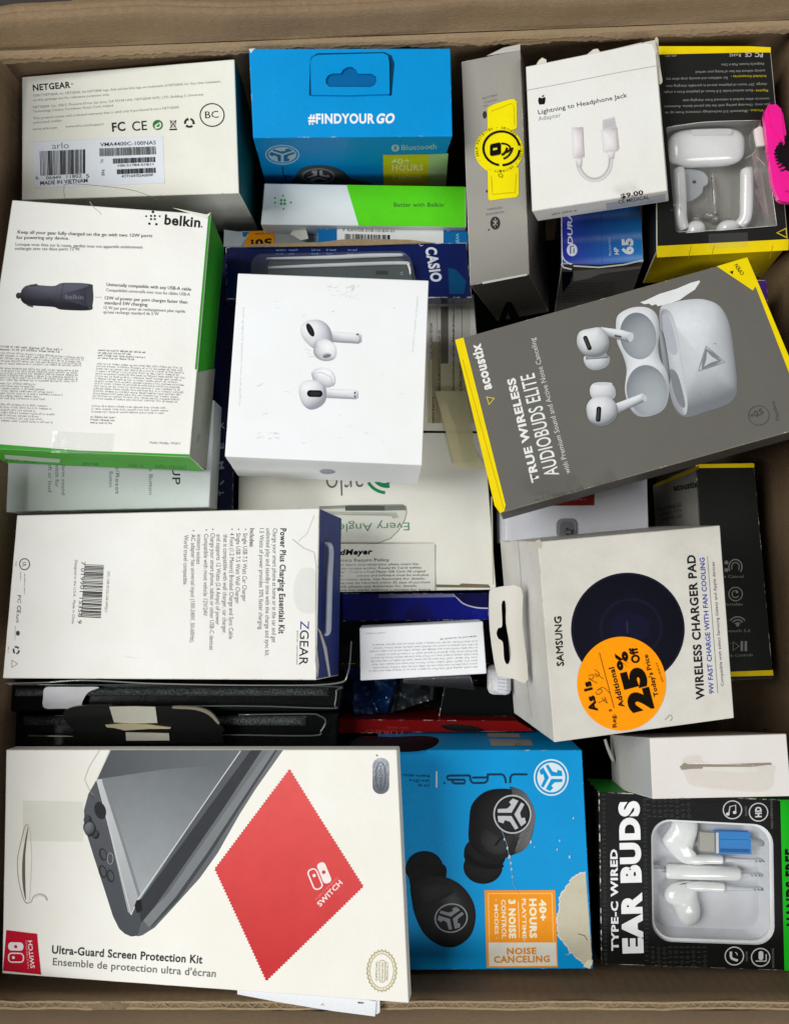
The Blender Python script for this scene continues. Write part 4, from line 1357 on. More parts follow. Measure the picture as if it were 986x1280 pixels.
# ================================================================ K: two black fleece lined cases in clear packs
def foam_case(label, q, z, bar, seed, hl=None, rim=None):
    b = box('phone_case_pack', label, 'pack', q, (z, z, z), .030, cols={'all': (10, 11, 12), 'edge': (16, 18, 18)}, grime=.02, rough=.25, coat=.5, bump=.0004, r=.0015, edge=0, group='clear packs of black lined cases')
    f = b.f['top']
    # fleece bar, rounded
    (x0, y0), (x1, y1) = bar
    V, Fc = [], []
    nu, nv = 120, 10
    for j in range(nv + 1):
        for i in range(nu + 1):
            u, v = i / nu, j / nv
            e = min(1, min(u, 1 - u) * 18); e = math.sqrt(1 - (1 - e) ** 2)
            h = .0045 * math.sqrt(max(0, 1 - (2 * v - 1) ** 2)) * e
            p_ = f.P(x0 + (x1 - x0) * u, y0 + (y1 - y0) * v, h + .0001)
            V.append(p_ + Vector((0, 0, abs(noise.noise(p_ * 700 + Vector((seed, 0, 0)))) * .00022)))
    for j in range(nv):
        for i in range(nu):
            a = j * (nu + 1) + i; Fc.append((a, a + 1, a + nu + 2, a + nu + 1))
    mesh_obj('fleece_lining', V, Fc, fuzzy('fleece', (34, 38, 39), (118, 126, 128)), b.root)
    rim = rim or [(q[0][0] + 2, q[0][1] + 2), (q[1][0] - 10, q[1][1] + 2), (q[1][0] - 3, q[1][1] + 8), (q[2][0] - 3, q[2][1] - 8), (q[2][0] - 10, q[2][1] - 2), (q[3][0] + 4, q[3][1] - 2)]
    tube(b.root, 'clear_rim', f, [(x, y, .0045, 1.0) for x, y in rim], plain('clear_rim', (92, 100, 98), .12, coat=1.0), n=4, seg=8)
    return b
k1 = foam_case('upper of two clear packs of black fleece lined case, with painted white glare', [(2, 853), (430, 852), (424, 889), (4, 890)], .270, ((20, 859), (411, 870)), 1,
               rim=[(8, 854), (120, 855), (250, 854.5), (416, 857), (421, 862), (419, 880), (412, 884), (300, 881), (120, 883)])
p = Print(k1.root, k1.f['top'], 'painted_glare', ZS, 'gloss'); p.up(30); p.lift += .0046  # lamp glare on the clear pack, painted as a white patch
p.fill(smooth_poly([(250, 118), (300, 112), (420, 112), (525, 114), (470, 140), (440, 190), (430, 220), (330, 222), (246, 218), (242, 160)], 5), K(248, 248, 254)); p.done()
tube(k1.root, 'clear_lip', k1.f['top'], [(10, 852, .008, .9), (60, 851, .009, 1.2), (115, 848, .010, 1.0), (200, 852, .010, 1.3), (330, 854, .010, 1.1), (420, 852, .010, 1.3), (436, 838, .010, 1.2), (440, 800, .008, 1)], clear('lip_plastic', haze=.25, gl=1), n=6, seg=8)
k2 = foam_case('lower of two clear packs with black fleece lined case, half under the black hanger strap', [(8, 891), (424, 891), (420, 934), (10, 934)], .262, ((30, 895), (383, 907)), 2,
               rim=[(40, 918), (160, 919), (280, 917), (390, 918), (402, 912), (408, 900), (400, 893), (385, 891), (300, 892)])
# black hanger strap with white tape
hs = thing('hanger_strap', 'black rounded card hanger strap with two bits of white tape lying over the black cases', 'strap', W(175, 905, .276))
hf = Face([W(60, 875, .280), W(290, 875, .280), W(290, 940, .272), W(60, 940, .272)])
blk = plain('black_card', (12, 12, 13), .35, coat=.3)
so = smooth_poly([(330, 262), (345, 232), (400, 214), (520, 210), (800, 212), (1010, 222), (1090, 250), (1130, 300), (1150, 345), (1040, 352), (640, 345), (420, 340), (360, 312)], 4)
plate(hs, 'strap', hf, so, blk, .0010, .0004, zoom=ZS)
plate(hs, 'strap_edge', hf, [(x, y) for x, y in so[-8:] + so[:14]] + [(520, 218), (420, 221), (360, 238), (342, 262), (350, 305)], plain('tan_card', (150, 140, 122), .6), .0013, .0000, zoom=ZS)
plate(hs, 'strap_edge', hf, smooth_poly([(900, 212), (1010, 216), (1085, 240), (1128, 290), (1122, 300), (1075, 254), (1005, 228), (900, 222)], 3), plain('tan_card', (150, 140, 122), .6), .0018, .0004, zoom=ZS)
plate(hs, 'strap', hf, [(370, 345), (640, 340), (880, 345), (1140, 350), (1150, 405), (900, 410), (600, 412), (380, 405)], blk, .0008, -.001, zoom=ZS)
wt = card((222, 220, 204), .5, .1)
plate(hs, 'white_tape', hf, [(568, 213), (700, 211), (803, 214), (814, 296), (700, 298), (592, 293)], wt, .0004, .0016, zoom=ZS)
plate(hs, 'white_tape', hf, [(648, 336), (868, 332), (873, 390), (651, 391)], wt, .0004, .0004, zoom=ZS)
plate(hs, 'tape_fold', hf, [(550, 303), (640, 296), (760, 300), (885, 316), (880, 322), (780, 322), (650, 330), (600, 318), (560, 314)], card((206, 196, 160), .5, .1), .0010, .0022, zoom=ZS)

# ================================================================ M: papers under the console kit
Mf = Face([W(290, 1228, .3215), W(490, 1228, .3225), W(490, 1272, .3235), W(290, 1272, .3225)])
Mr = thing('booklet', 'white folded leaflets sticking out below the lower edge of the large console kit box', 'leaflet', W(400, 1250, .32))
for i, q in enumerate(([(160, 1100), (520, 1140), (742, 1180), (737, 1243), (560, 1220), (330, 1182), (160, 1150)], [(560, 1120), (757, 1150), (757, 1228), (745, 1236), (600, 1212)], [(440, 1100), (700, 1140), (752, 1180), (748, 1228), (730, 1238), (450, 1204)])):
    plate(Mr, 'page', Mf, q, card((224 - 8 * i, 226 - 8 * i, 230 - 6 * i), .5, .02), .0003, .0012 - i * .0007, zoom=ZK)
p = Print(Mr, Mf, 'lettering', ZK); p.lift += .0017; p.stroke([(450, 1216), (520, 1222)], 5, K(60)); p.fill([(664, 1182), (690, 1184), (688, 1188), (666, 1187)], K(30)); p.text('A', (508, 1196), (524, 1197), 8, K(200, 140, 140)); p.done()

# ================================================================ L: console kit box
Lb = box('screen_protector_kit', 'large flat white kit box with picture of handheld console and red cleaning cloth', 'box',
         [(8, 937), (496, 937), (511, 1254), (3, 1217)], (.304, .336, .304), .010, cols={'all': (235, 233, 225), 'edge': (226, 224, 216)}, grime=.03, edge=.05, bump=.0010)
f = Lb.f['top']
p = Print(Lb.root, f, 'console_picture', ZP)
def pj(*a): return [(x / 3.287, 900 + y / 3.287) for x, y in a]
def pk(*a): return [(250 + x / 3.368, 900 + y / 3.368) for x, y in a]
def grad(c0, c1, p0, p1):
    a, b = K(*c0), K(*c1)
    dx, dy = p1[0] - p0[0], p1[1] - p0[1]; L2 = dx * dx + dy * dy
    def fn(x, y):
        t = max(0, min(1, ((x - p0[0]) * dx + (y - p0[1]) * dy) / L2))
        return tuple(a[i] * (1 - t) + b[i] * t for i in range(3))
    return fn
def pz(*a): return [(x / 2, 825 + y / 2) for x, y in a]
lowr = [(330, 690), (358, 687), (388, 668), (432, 620), (500, 545), (545, 482), (600, 385), (640, 322), (708, 225)]
p.fill(pz((275, 225), (245, 295), (222, 335), (211, 375), (213, 420), (235, 490), (262, 570), (285, 640), (300, 670), (314, 683), *lowr), grad((86, 89, 94), (70, 73, 78), (105, 1000), (200, 1150)), sub=14)
p.fill(pz((355, 655), (345, 690), *lowr[1:], (602, 225)), grad((92, 95, 98), (108, 111, 113), (190, 1150), (340, 940)), sub=14)
p.fill(pz((358, 648), (375, 668), (440, 592), (520, 480), (688, 225), (672, 225), (500, 470), (420, 585)), K(120, 124, 127), sub=14)
p.fill(pz((375, 668), (382, 665), (446, 600), (530, 480), (694, 225), (688, 225), (520, 480), (440, 592)), K(66, 69, 73), sub=14)
p.fill(pz((345, 600), (355, 656), (385, 620), (470, 500), (560, 370), (655, 225), (628, 225)), K(52, 54, 58), sub=14)
p.fill(pz((350, 604), (628, 225), (602, 225), (344, 592)), K(84, 88, 92), sub=14)
p.fill(pz((275, 225), (602, 225), (350, 600), (334, 620), (252, 297)), grad((98, 103, 107), (158, 163, 166), (240, 950), (180, 1120)), sub=14)
p.fill(pz((275, 225), (602, 225), (578, 260), (420, 272), (249, 297)), grad((80, 84, 88), (98, 103, 106), (130, 940), (290, 950)), sub=14)
p.fill(pz((243, 298), (256, 297), (349, 598), (330, 636), (322, 628)), grad((196, 199, 201), (160, 163, 166), (120, 980), (170, 1140)), sub=14)
p.fill(pz((256, 300), (272, 330), (352, 585), (349, 598)), K(126, 131, 134), sub=14)
p.stroke(pz((602, 227), (345, 600), (330, 636)), 1.1, K(212, 214, 214)); p.stroke(pz((243, 298), (330, 636)), .7, K(218, 220, 220))
p.stroke(pz((250, 225), (224, 268), (213, 298), (225, 325), (236, 338)), .5, K(175, 174, 168)); p.stroke(pz((277, 225), (244, 297)), .8, K(225, 226, 222))
p.fill(pz((343, 600), (354, 597), (357, 624), (345, 632), (338, 614)), K(26, 27, 30))
p.fill(pz(*ell(252, 376, 14, 22, rot=-15)), K(40, 42, 45))
# stick and buttons
for (x, y, r) in ((368, 440, 30), (362, 410, 20), (395, 470, 18)): p.blob(pj(*ell(x, y, r * .8, r)), K(16, 17, 19), K(74, 76, 80), sm=False)
p.blob(pj(*ell(372, 448, 24, 30)), K(30), K(112, 114, 118), sm=False)
for x, y in ((425, 552), (424, 622), (456, 640)): p.fill(pj(*ell(x, y, 15, 26, rot=-15)), K(44, 46, 50)); p.fill(pj(*ell(x + 3, y - 1, 10, 20, rot=-15)), K(78, 80, 85))
p.ring(*pj((456, 568))[0], 3.6, 7, .8, K(160, 163, 166)); p.fill(pj((378, 308), (386, 316), (382, 328), (375, 320)), K(90))
p.done()
p = Print(Lb.root, f, 'cloth_picture', ZK)
cor = [(378, 207), (687, 700), (280, 1097), (64, 626)]
zz = []
for i in range(4):
    a, b = cor[i], cor[(i + 1) % 4]; n_ = int(math.dist(a, b) / 14)
    nx, ny = (b[1] - a[1]) / math.dist(a, b), -(b[0] - a[0]) / math.dist(a, b)
    for k in range(n_ * 2):
        t = k / (n_ * 2); o_ = 4 if k % 2 else -2
        zz.append((a[0] + (b[0] - a[0]) * t + nx * o_, a[1] + (b[1] - a[1]) * t + ny * o_))
p.fill(zz, grad((224, 88, 86), (196, 52, 54), (400, 250), (300, 1050)), sub=45)
def rot_rr(cx, cy, w, h, r, ang):
    pts = rrect(-w / 2, -h / 2, w / 2, h / 2, r); c_, s_ = math.cos(R(ang)), math.sin(R(ang))
    return [(cx + x * c_ - y * s_, cy + x * s_ + y * c_) for x, y in pts]
wv = K(238, 226, 222)
p.stroke(rot_rr(486, 668, 38, 88, 16, -22), 6, wv, closed=True); p.fill(ell(482, 653, 7), wv)
p.fill(rot_rr(524, 642, 36, 92, 15, -22), wv); p.fill(ell(522, 639, 8), K(205, 64, 66))
p.text('NINTENDO', (493, 756), (586, 662), 9, K(228, 130, 125), bold=.01); p.text('SWITCH', (507, 785), (602, 686), 21, wv, bold=.03)
p.done()
p = Print(Lb.root, f, 'lettering', ZJ)
p.text('Ultra-Guard Screen Protection Kit', (217, 956), (832, 1000), 32, K(58, 58, 62), bold=.03)
p.text("Ensemble de protection ultra d'écran", (219, 1006), (887, 1056), 30, K(112, 112, 112), bold=.015)
p.done()
p = Print(Lb.root, f, 'red_corner', ZJ)
rd = K(186, 12, 40)
p.fill([(28, 863), (158, 876), (171, 1046), (14, 1030)], rd, sub=40)
p.fill(rot_rr(84, 932, 62, 30, 13, 0)[0:0] or rrect(36, 912, 101, 946, 15), K(232, 222, 220)); p.fill(ell(68, 930, 7), rd)
p.stroke(rrect(38, 957, 100, 994, 14), 5, K(232, 222, 220), closed=True); p.fill(ell(58, 975, 6), K(232, 222, 220))
p.text('SWITCH', (146, 1018), (137, 903), 17, K(236, 226, 224), bold=.03); p.text('NINTENDO', (124, 1020), (117, 902), 8, K(220, 150, 155), bold=.01)
p.done()
p = Print(Lb.root, f, 'gold_seal', ZK)
go = K(188, 176, 128)
p.stroke(star(765, 1056, 60, 84, 26, .045), 7, go, closed=True); p.ring(765, 1056, 50, 72, 3, go)
p.text('OFFICIAL', (748, 1098), (748, 1014), 9, K(160, 152, 120)); p.stroke(rrect(755, 1012, 778, 1104, 10), 3, go, closed=True); p.text('Nintendo', (771, 1096), (771, 1020), 9, K(160, 152, 120)); p.text('PRODUCT', (792, 1095), (792, 1018), 9, K(160, 152, 120))
p.done()
p = Print(Lb.root, f, 'foil_pill', ZK, 'foil')
p.fill(rrect(727, 160, 796, 311, 33), grad((150, 154, 165), (215, 222, 235), (730, 300), (790, 180)), sub=20); p.ring(761, 236, 20, 58, 3, K(110, 112, 124)); p.micro((765, 285), (765, 190), 10, K(110, 112, 124)); p.stroke(ell(745, 149, 3), 2, K(150), closed=True)
p.done()
p = Print(Lb.root, f, 'hang_hole_cut', ZJ)
p.fill(smooth_poly([(119, 432), (108, 480), (96, 560), (94, 640), (100, 700), (110, 738), (107, 660), (106, 560), (112, 490)], 5), K(104, 97, 84))
p.stroke(smooth_poly([(118, 430), (104, 440), (84, 520), (74, 580), (80, 660), (104, 742), (130, 748), (142, 725), (165, 714), (188, 720), (200, 738)], 5, False), 2.4, K(150, 144, 132))
p.stroke(smooth_poly([(146, 730), (168, 720), (188, 727), (198, 742)], 5, False), 2, K(212, 210, 200))
p.stroke(smooth_poly([(124, 440), (132, 560), (128, 700), (126, 744)], 5, False), 1.6, K(206, 203, 193))
p.done()
plate(Lb.root, 'clear_tape', f, [(98, 330), (345, 336), (345, 500), (96, 496)], clear('tape', haze=.03, gl=.45), .00008, .0005, zoom=ZJ)

# ================================================================ N: blue earbud box, bottom
Nb = box('earbud_box', 'bright blue box with a picture of two round black earbuds and orange panel', 'box',
         [(470, 937), (727, 937.5), (741, 1211), (478, 1213)], (.290, .290, .290), .07, cols={'all': (0, 146, 210), 'top': (0, 145, 208), 'right': (120, 110, 96)}, grime=.05, edge=.2, bump=.0008, coat=.1)
f = Nb.f['top']
p = Print(Nb.root, f, 'lettering', ZL)
b_ = K(12, 52, 80)
# J L A B reading upside down, drawn as an outlined rounded face
ZJ8 = Zoom(540, 940, 8.217)
def seg(*pts):
    p.stroke([((540 + x / 8.217 - 480) * 3.2, (940 + y / 8.217 - 880) * 3.2) for x, y in pts], 8.5, b_)
seg((975, 228), (840, 228), (815, 236), (802, 258), (798, 318))
seg((758, 318), (748, 270), (735, 240), (710, 228), (560, 230))
seg((570, 238), (568, 285), (548, 312), (520, 316), (425, 318), (402, 306), (392, 280), (386, 240)); seg((410, 262), (568, 260))
seg((390, 240), (190, 242), (160, 246), (152, 266), (166, 284), (335, 284)); seg((205, 290), (210, 312), (235, 322), (332, 322), (336, 290))
p.fill([((540 + x / 8.217 - 480) * 3.2, (940 + y / 8.217 - 880) * 3.2) for x, y in ell(125, 320, 10)], b_)
p.fill([(206, 268), (213, 268), (213, 334), (206, 334)], K(188, 214, 224))
p.micro((182, 284), (60, 280), 12, b_); p.micro((182, 304), (90, 300), 12, b_); p.micro((182, 322), (130, 320), 12, b_)
p.done()
p = Print(Nb.root, f, 'emblem', ZL)
p.ring(667, 293, 67, 70, 6, K(214, 226, 230)); p.fill(ell(667, 293, 56, 59), K(214, 226, 230)); tri_emblem(p, 664, 293, 47, K(0, 145, 208), 1, 1.05, 0)
p.done()
p = Print(Nb.root, f, 'earbud_picture', ZL)
p.blob(ell(395, 652, 78, 68, n=30), K(10), K(27), sm=False, L=(.1, -.3, .9)); p.blob([(330, 560), (400, 520), (480, 590), (474, 640), (440, 660), (360, 650), (322, 620)], K(8), K(28), L=(.1, -.5, .8))
p.fill(smooth_poly([(330, 600), (400, 640), (470, 640), (470, 655), (395, 655), (325, 620)], 4), K(6))
p.blob([(340, 470), (352, 400), (405, 350), (480, 338), (555, 355), (595, 410), (600, 480), (575, 560), (520, 600), (450, 622), (380, 600), (340, 550)], K(12), K(38), L=(.5, .1, .8), gl=.05)
p.blob([(500, 330), (560, 352), (598, 420), (600, 480), (570, 570), (520, 600), (540, 560), (585, 480), (580, 410), (545, 365)], K(40), K(104), L=(.8, 0, .6))
p.blob([(400, 500), (450, 520), (520, 520), (500, 570), (470, 600), (420, 590), (385, 550)], K(30), K(50), L=(.2, .2, .9))
p.fill([(440, 562), (468, 528), (474, 532), (446, 568)], K(14))
p.fill(ell(512, 440, 77, 79), K(26)); p.ring(512, 440, 73, 75, 6, K(178, 180, 182)); p.fill(ell(512, 440, 62, 64), K(34, 36, 38)); tri_emblem(p, 512, 440, 58, K(188, 190, 192), 1, 1.0, 180)
p.blob(ell(162, 655, 74, 66, n=30), K(8), K(22), sm=False, L=(.3, -.3, .9)); p.blob([(90, 650), (232, 640), (245, 700), (200, 760), (120, 760), (100, 700)], K(8), K(20))
p.blob([(108, 720), (150, 690), (230, 690), (300, 720), (350, 780), (366, 850), (345, 925), (290, 968), (230, 968), (165, 925), (125, 850), (110, 780)], K(10), K(34), L=(.3, -.3, .85), gl=.04)
p.blob([(150, 740), (220, 720), (280, 750), (230, 780), (180, 800), (150, 790)], K(22), K(42), L=(0, -.3, .9))
p.ring(268, 856, 64, 56, 5, K(150, 152, 154), rot=-12); p.fill(ell(268, 856, 55, 47, rot=-12), K(30, 31, 33)); tri_emblem(p, 268, 856, 46, K(130, 132, 134), 1.1, .95, 200)
for x, y, r in ((480, 540, 3), (492, 575, 4), (500, 610, 5), (505, 635, 4), (508, 660, 4), (512, 690, 3), (585, 550, 4), (600, 570, 2), (700, 545, 3), (755, 455, 3), (740, 610, 4), (690, 580, 3)): p.fill(ell(x, y, r, r * 1.8, n=7), K(176, 200, 208))
p.stroke([(470, 505), (490, 560), (505, 640), (515, 720), (540, 760)], 1.6, K(130, 165, 180))
p.done()
p = Print(Nb.root, f, 'orange_panel', ZL)
orr = K(240, 150, 26)
p.fill([(401, 745), (683, 744), (694, 1052), (410, 1054)], orr, sub=60)
p.fill([(416, 953), (686, 953), (690, 1046), (420, 1048)], K(222, 220, 206))
for a, b in (((416, 758), (670, 757)), ((670, 757), (676, 950)), ((416, 758), (421, 950))): p.stroke([a, b], 3, K(246, 205, 130))
p.text('NOISE', (490, 1000), (608, 998), 24, K(218, 140, 34), bold=.05); p.text('CANCELING', (438, 1034), (662, 1031), 25, K(218, 140, 34), bold=.05)
cw = K(240, 232, 200)
p.text('40+', (620, 782), (622, 866), 26, cw, bold=.06); p.text('HOURS', (581, 778), (583, 936), 26, cw, bold=.06); p.text('PLAYTIME·', (551, 778), (553, 946), 15, cw, bold=.04)
p.text('3 NOISE', (498, 782), (500, 936), 25, cw, bold=.06); p.text('CONTROL', (468, 782), (471, 938), 17, cw, bold=.04); p.text('· MODES ·', (440, 782), (443, 938), 14, cw, bold=.04); p.stroke([(536, 790), (540, 935)], 2, cw)
p.done()
p = Print(Nb.root, f, 'torn_patch', ZL)
rn = random.Random(5)
tp = [(803, 672), (780, 682), (752, 700), (728, 732), (705, 775), (698, 830), (694, 880), (700, 925), (728, 962), (745, 990), (772, 1012), (800, 1040), (818, 1052), (834, 1032), (828, 990)]
tp2 = []
for a, b in zip(tp, tp[1:]):
    for k in range(6):
        t = k / 6; tp2.append((a[0] + (b[0] - a[0]) * t + rn.uniform(-4, 4), a[1] + (b[1] - a[1]) * t + rn.uniform(-4, 4)))
tp2.append(tp[-1])
p.fill([((x - 765) * 1.045 + 763, (y - 865) * 1.03 + 865) for x, y in tp2[:-8]] + tp2[-8:], K(214, 212, 204), sub=60); p.fill(tp2, K(198, 191, 168), sub=60)
for k in range(26):
    x, y = rn.uniform(715, 810), rn.uniform(740, 1010); p.stroke([(x, y), (x + rn.uniform(6, 26), y + rn.uniform(-5, 5))], rn.uniform(1, 2.4), K(*rn.choice(((176, 168, 146), (214, 208, 188), (186, 178, 152)))), lay=False)
p.up(); p.stroke([(775, 918), (800, 926), (812, 945)], 3, K(70, 64, 54)); p.fill([(795, 1050), (818, 1056), (832, 1040), (824, 1020), (806, 1030)], K(226, 218, 196))
p.done()
p = Print(Nb.root, Nb.f['back'], 'back_print', ZR)
p.blob([(70, 385), (90, 350), (150, 330), (300, 335), (450, 330), (525, 345), (500, 385), (400, 410), (200, 410), (90, 405)], K(10, 14, 20), K(30, 34, 40)); p.fill([(775, 312), (938, 318), (944, 338), (780, 334)], K(168, 166, 152)); p.fill([(785, 344), (1000, 350), (1010, 378), (795, 380)], K(160, 158, 146))
p.micro((740, 326), (708, 318), 8, K(100, 160, 190)); p.micro((745, 345), (712, 336), 8, K(100, 160, 190)); p.text('17', (945, 366), (920, 365), 14, K(60)); p.done()

# ================================================================ AD / W / X
box('purple_box', 'sliver of a purple box showing right of the big grey earbud box', 'box',
    [(898, 348), (958, 350), (968, 553), (880, 560)], (.300, .300, .300), .020, cols={'all': (66, 34, 112)}, grime=.08, edge=.4, bump=.0004)
Wb = box('speaker_box', 'black box with yellow bands and faint white icons standing against the right carton wall', 'box',
         [(869, 580), (942, 580), (966, 848), (886, 852)], (.278, .278, .278), .07, to=(0, 815, 606), cols={'all': (27, 28, 25), 'left': (150, 148, 140), 'edge': (60, 60, 50)}, grime=.05, edge=.3, bump=.0006)
f = Wb.f['top']
ye = K(232, 200, 8)
p = Print(Wb.root, f, 'yellow_band', ZV)
p.fill([(28, 129), (262, 125), (263, 142), (29, 144)], ye); p.done()
p = Print(Wb.root, f, 'yellow_band', ZV); p.fill([(85, 962), (337, 952), (339, 974), (90, 980)], ye)
p.done()
p = Print(Wb.root, f, 'icons', ZV)
ic = K(132, 132, 124)
p.stroke(ell(186, 540, 26, 30, a0=150, a1=400), 5, ic); p.stroke(ell(186, 540, 15, 18, a0=150, a1=400), 4, ic); p.fill(ell(150, 522, 8), ic); p.fill(ell(150, 552, 8), ic); p.text('Noise Cancel', (95, 583), (218, 583), 11, ic)
p.ring(186, 648, 27, 27, 4, ic); p.stroke(ell(186, 648, 14, a0=30, a1=300), 4, ic); p.fill(ell(192, 640, 5), ic); p.text('Portable', (140, 694), (214, 694), 11, ic)
for r_ in (12, 24, 36): p.stroke(ell(194, 775, r_, a0=215, a1=325), 5, ic)
p.fill(ell(194, 772, 6), ic); p.text('Bluetooth 5.0', (120, 800), (245, 800), 11, ic)
p.stroke([(176, 838), (176, 874), (200, 856)], 4, ic, closed=True); p.fill([(206, 836), (216, 836), (216, 876), (206, 876)], ic); p.fill([(222, 836), (232, 836), (232, 876), (222, 876)], ic); p.text('Touch Controls', (125, 900), (255, 896), 11, ic)
p.done()
p = Print(Wb.root, Wb.f['left'], 'side_print', ZX)
p.fill([(850, 150), (1030, 72), (1030, 86), (850, 162)], ye)
p.text('acoustix', (928, 176), (1026, 160), 26, K(24), bold=.05); p.text('TRUE WIRELESS', (862, 262), (960, 240), 15, K(60), bold=.02)
p.text('EARBUDS WITH', (868, 280), (960, 262), 13, K(60)); p.text('CHARGING CASE', (872, 300), (962, 284), 13, K(60)); p.done()
Xb = box('cable_box', 'white box with red label and small silver rivet below the big grey box', 'box',
         [(632, 585), (808, 585), (811, 676), (632, 676)], (.286, .286, .286), .05, cols={'all': (214, 216, 224)}, grime=.03, edge=.15, bump=.0005)
p = Print(Xb.root, Xb.f['top'], 'red_label', ZX)
p.fill([(370, 150), (600, 150), (600, 236), (365, 238)], K(138, 42, 34)); p.micro((440, 200), (560, 196), 9, K(220, 160, 150)); p.micro((455, 218), (570, 214), 9, K(220, 160, 150)); p.done()
plate(Xb.root, 'grommet', Xb.f['top'], rrect(443, 290, 524, 372, 26), plain('grey_plastic', (138, 138, 142), .3), .0012, .0002, zoom=ZX)
plate(Xb.root, 'grommet_recess', Xb.f['top'], rrect(456, 304, 512, 372, 18), plain('dark_grey_plastic', (112, 112, 116), .3), .0003, .0015, zoom=ZX)
tube(Xb.root, 'rivet', Xb.f['top'], [(474, 346, .003, 10), (488, 345, .003, 9), (500, 345, .003, 9)], plain('chrome', (225, 228, 232), .12, 1.0), ZX)
tube(Xb.root, 'rivet', Xb.f['top'], [(476, 330, .003, 6), (476, 362, .003, 6)], plain('chrome', (225, 228, 232), .12, 1.0), ZX, sm=False)

# ================================================================ U: white cable box, right
Ub = box('earphone_box', 'white box with clear pull tab, resting right above the wired ear bud box', 'box',
         [(280, 190), (800, 174), (820, 412), (290, 423)], (.330, .330, .330), .08, to=(0, 128, 178), zoom=ZM, cols={'all': (224, 219, 214), 'left': (196, 196, 192), 'back': (208, 196, 184)}, grime=.03, edge=.1, rough=.4, bump=.0005)
p = Print(Ub.root, Ub.f['top'], 'slot', ZM)
p.fill([(392, 300), (410, 284), (425, 290), (560, 290), (740, 284), (744, 292), (640, 302), (430, 308), (400, 312)], K(150, 138, 122)); p.fill([(480, 300), (690, 300), (690, 318), (600, 322), (480, 312)], K(232, 230, 226)); p.done()
plate(Ub.root, 'clear_tab', Ub.f['top'], smooth_poly([(400, 268), (470, 258), (500, 285), (735, 288), (748, 330), (742, 375), (690, 395), (560, 388), (440, 372), (415, 345)], 4), clear('tab_plastic', (252, 251, 249), .04, .35), .0003, .001, zoom=ZM)
p = Print(Ub.root, Ub.f['back'], 'top_print', ZM)
p.fill(ell(719, 157, 10, 5), K(40)); p.fill(ell(729, 150, 3, 2), K(40)); p.micro((665, 142), (702, 148), 6, K(150)); p.done()

# ================================================================ V: wired ear buds
hole = qrr([(284, 498), (749, 522), (756, 982), (290, 966)], .16, 8)
Vb = box('wired_earbud_box', 'black box with green end and clear window showing white wired ear buds, bottom right', 'box',
         [(85, 396), (842, 428), (846, 1080), (95, 1053)], (.284, .284, .284), .035, zoom=ZM, cols={'all': (19, 20, 19), 'back': (34, 128, 40), 'edge': (40, 42, 40)}, grime=.03, edge=.4, hole=hole, rough=.45)
f = Vb.f['top']
p = Print(Vb.root, f, 'green_panel', ZM)
gn = K(28, 190, 34)
p.fill([(776, 426), (840, 429), (844, 1079), (792, 1077)], gn); p.text('HANDS FREE', (845, 906), (838, 612), 42, K(14), bold=.06); p.done()
p = Print(Vb.root, f, 'binary_pattern', ZM)
rn = random.Random(3); dg = K(52, 54, 53)
def binrow(x0, y0, x1, y1, n, h):
    s_ = ''.join(rn.choice('01') for _ in range(n)); p.text(s_, (x0, y0), (x1, y1), h, dg, bold=.02, res=1)
for i in range(3): binrow(100 + i * 18 - 18 * 0 + 18, 1040, 92 + i * 18 + 18, 405, 38, 13) if i == 0 else None
for i in range(8): binrow(283 + i * 22, 490 + i, 279 + i * 22, 420, 4, 15)
for i in range(10): binrow(300 + i * 22, 1066, 298 + i * 22, 985, 5, 15)
binrow(276, 1040, 266, 420, 36, 14)
p.done()
p = Print(Vb.root, f, 'lettering', ZM)
p.text('TYPE-C WIRED', (160, 1001), (155, 614), 25, K(236), bold=.045); p.text('EAR BUDS', (250, 1010), (234, 430), 68, K(240), bold=.075); p.done()
p = Print(Vb.root, f, 'icons', ZM)
wh = K(206)
for cx, cy in ((594, 464), (693, 473), (601, 1021), (701, 1026)): p.ring(cx, cy, 35, 34, 4, wh)
p.text('HD', (704, 492), (703, 452), 22, wh, bold=.06)
p.stroke([(580, 478), (584, 452), (606, 446), (606, 472)], 4, wh); p.fill(ell(576, 480, 7, 6), wh); p.fill(ell(602, 474, 7, 6), wh)
p.stroke(smooth_poly([(588, 1004), (590, 1028), (614, 1038)], 5, False), 9, wh); p.stroke(ell(600, 1018, 12, a0=-70, a1=0), 3, wh)
p.fill(rrect(693, 1002, 711, 1036, 8), wh); p.stroke([(722, 1014), (722, 1040)], 4, wh); p.stroke([(682, 1040), (722, 1040)], 4, wh)
for x, y, s_ in ((650, 486, 'MUSIC'), (748, 535, 'HIGH DEFINITION'), (653, 1040, 'PHONE'), (753, 1066, 'MICROPHONE')):
    L_ = len(s_) * 7.5; p.text(s_, (x, y), (x - 2, y - L_), 8, K(120))
p.done()
def tray(root, face, holepts, zoom, depth, mat, name='tray', shrink=.0):
    n_ = len(holepts)
    cx = sum(a[0] for a in holepts) / n_; cy = sum(a[1] for a in holepts) / n_
    V = [face.P(*zoom(*a), -.0003) for a in holepts] + [face.P(*zoom(*a), -depth * .55) for a in holepts] + [face.P(*zoom(cx + (a[0] - cx) * (1 - shrink), cy + (a[1] - cy) * (1 - shrink)), 0) - face.n * depth for a in holepts]
    Fc = []
    for r in (0, 1):
        for i in range(n_):
            j = (i + 1) % n_
            Fc.append((r * n_ + i, r * n_ + j, (r + 1) * n_ + j, (r + 1) * n_ + i))
    Fc.append(tuple(2 * n_ + i for i in range(n_)))
    return mesh_obj(name, V, Fc, mat, root, smooth=False)
wp = plain('white_tray_plastic', (216, 217, 222), .3, coat=.3)
tray(Vb.root, f, hole, ZM, .014, wp, shrink=.10)
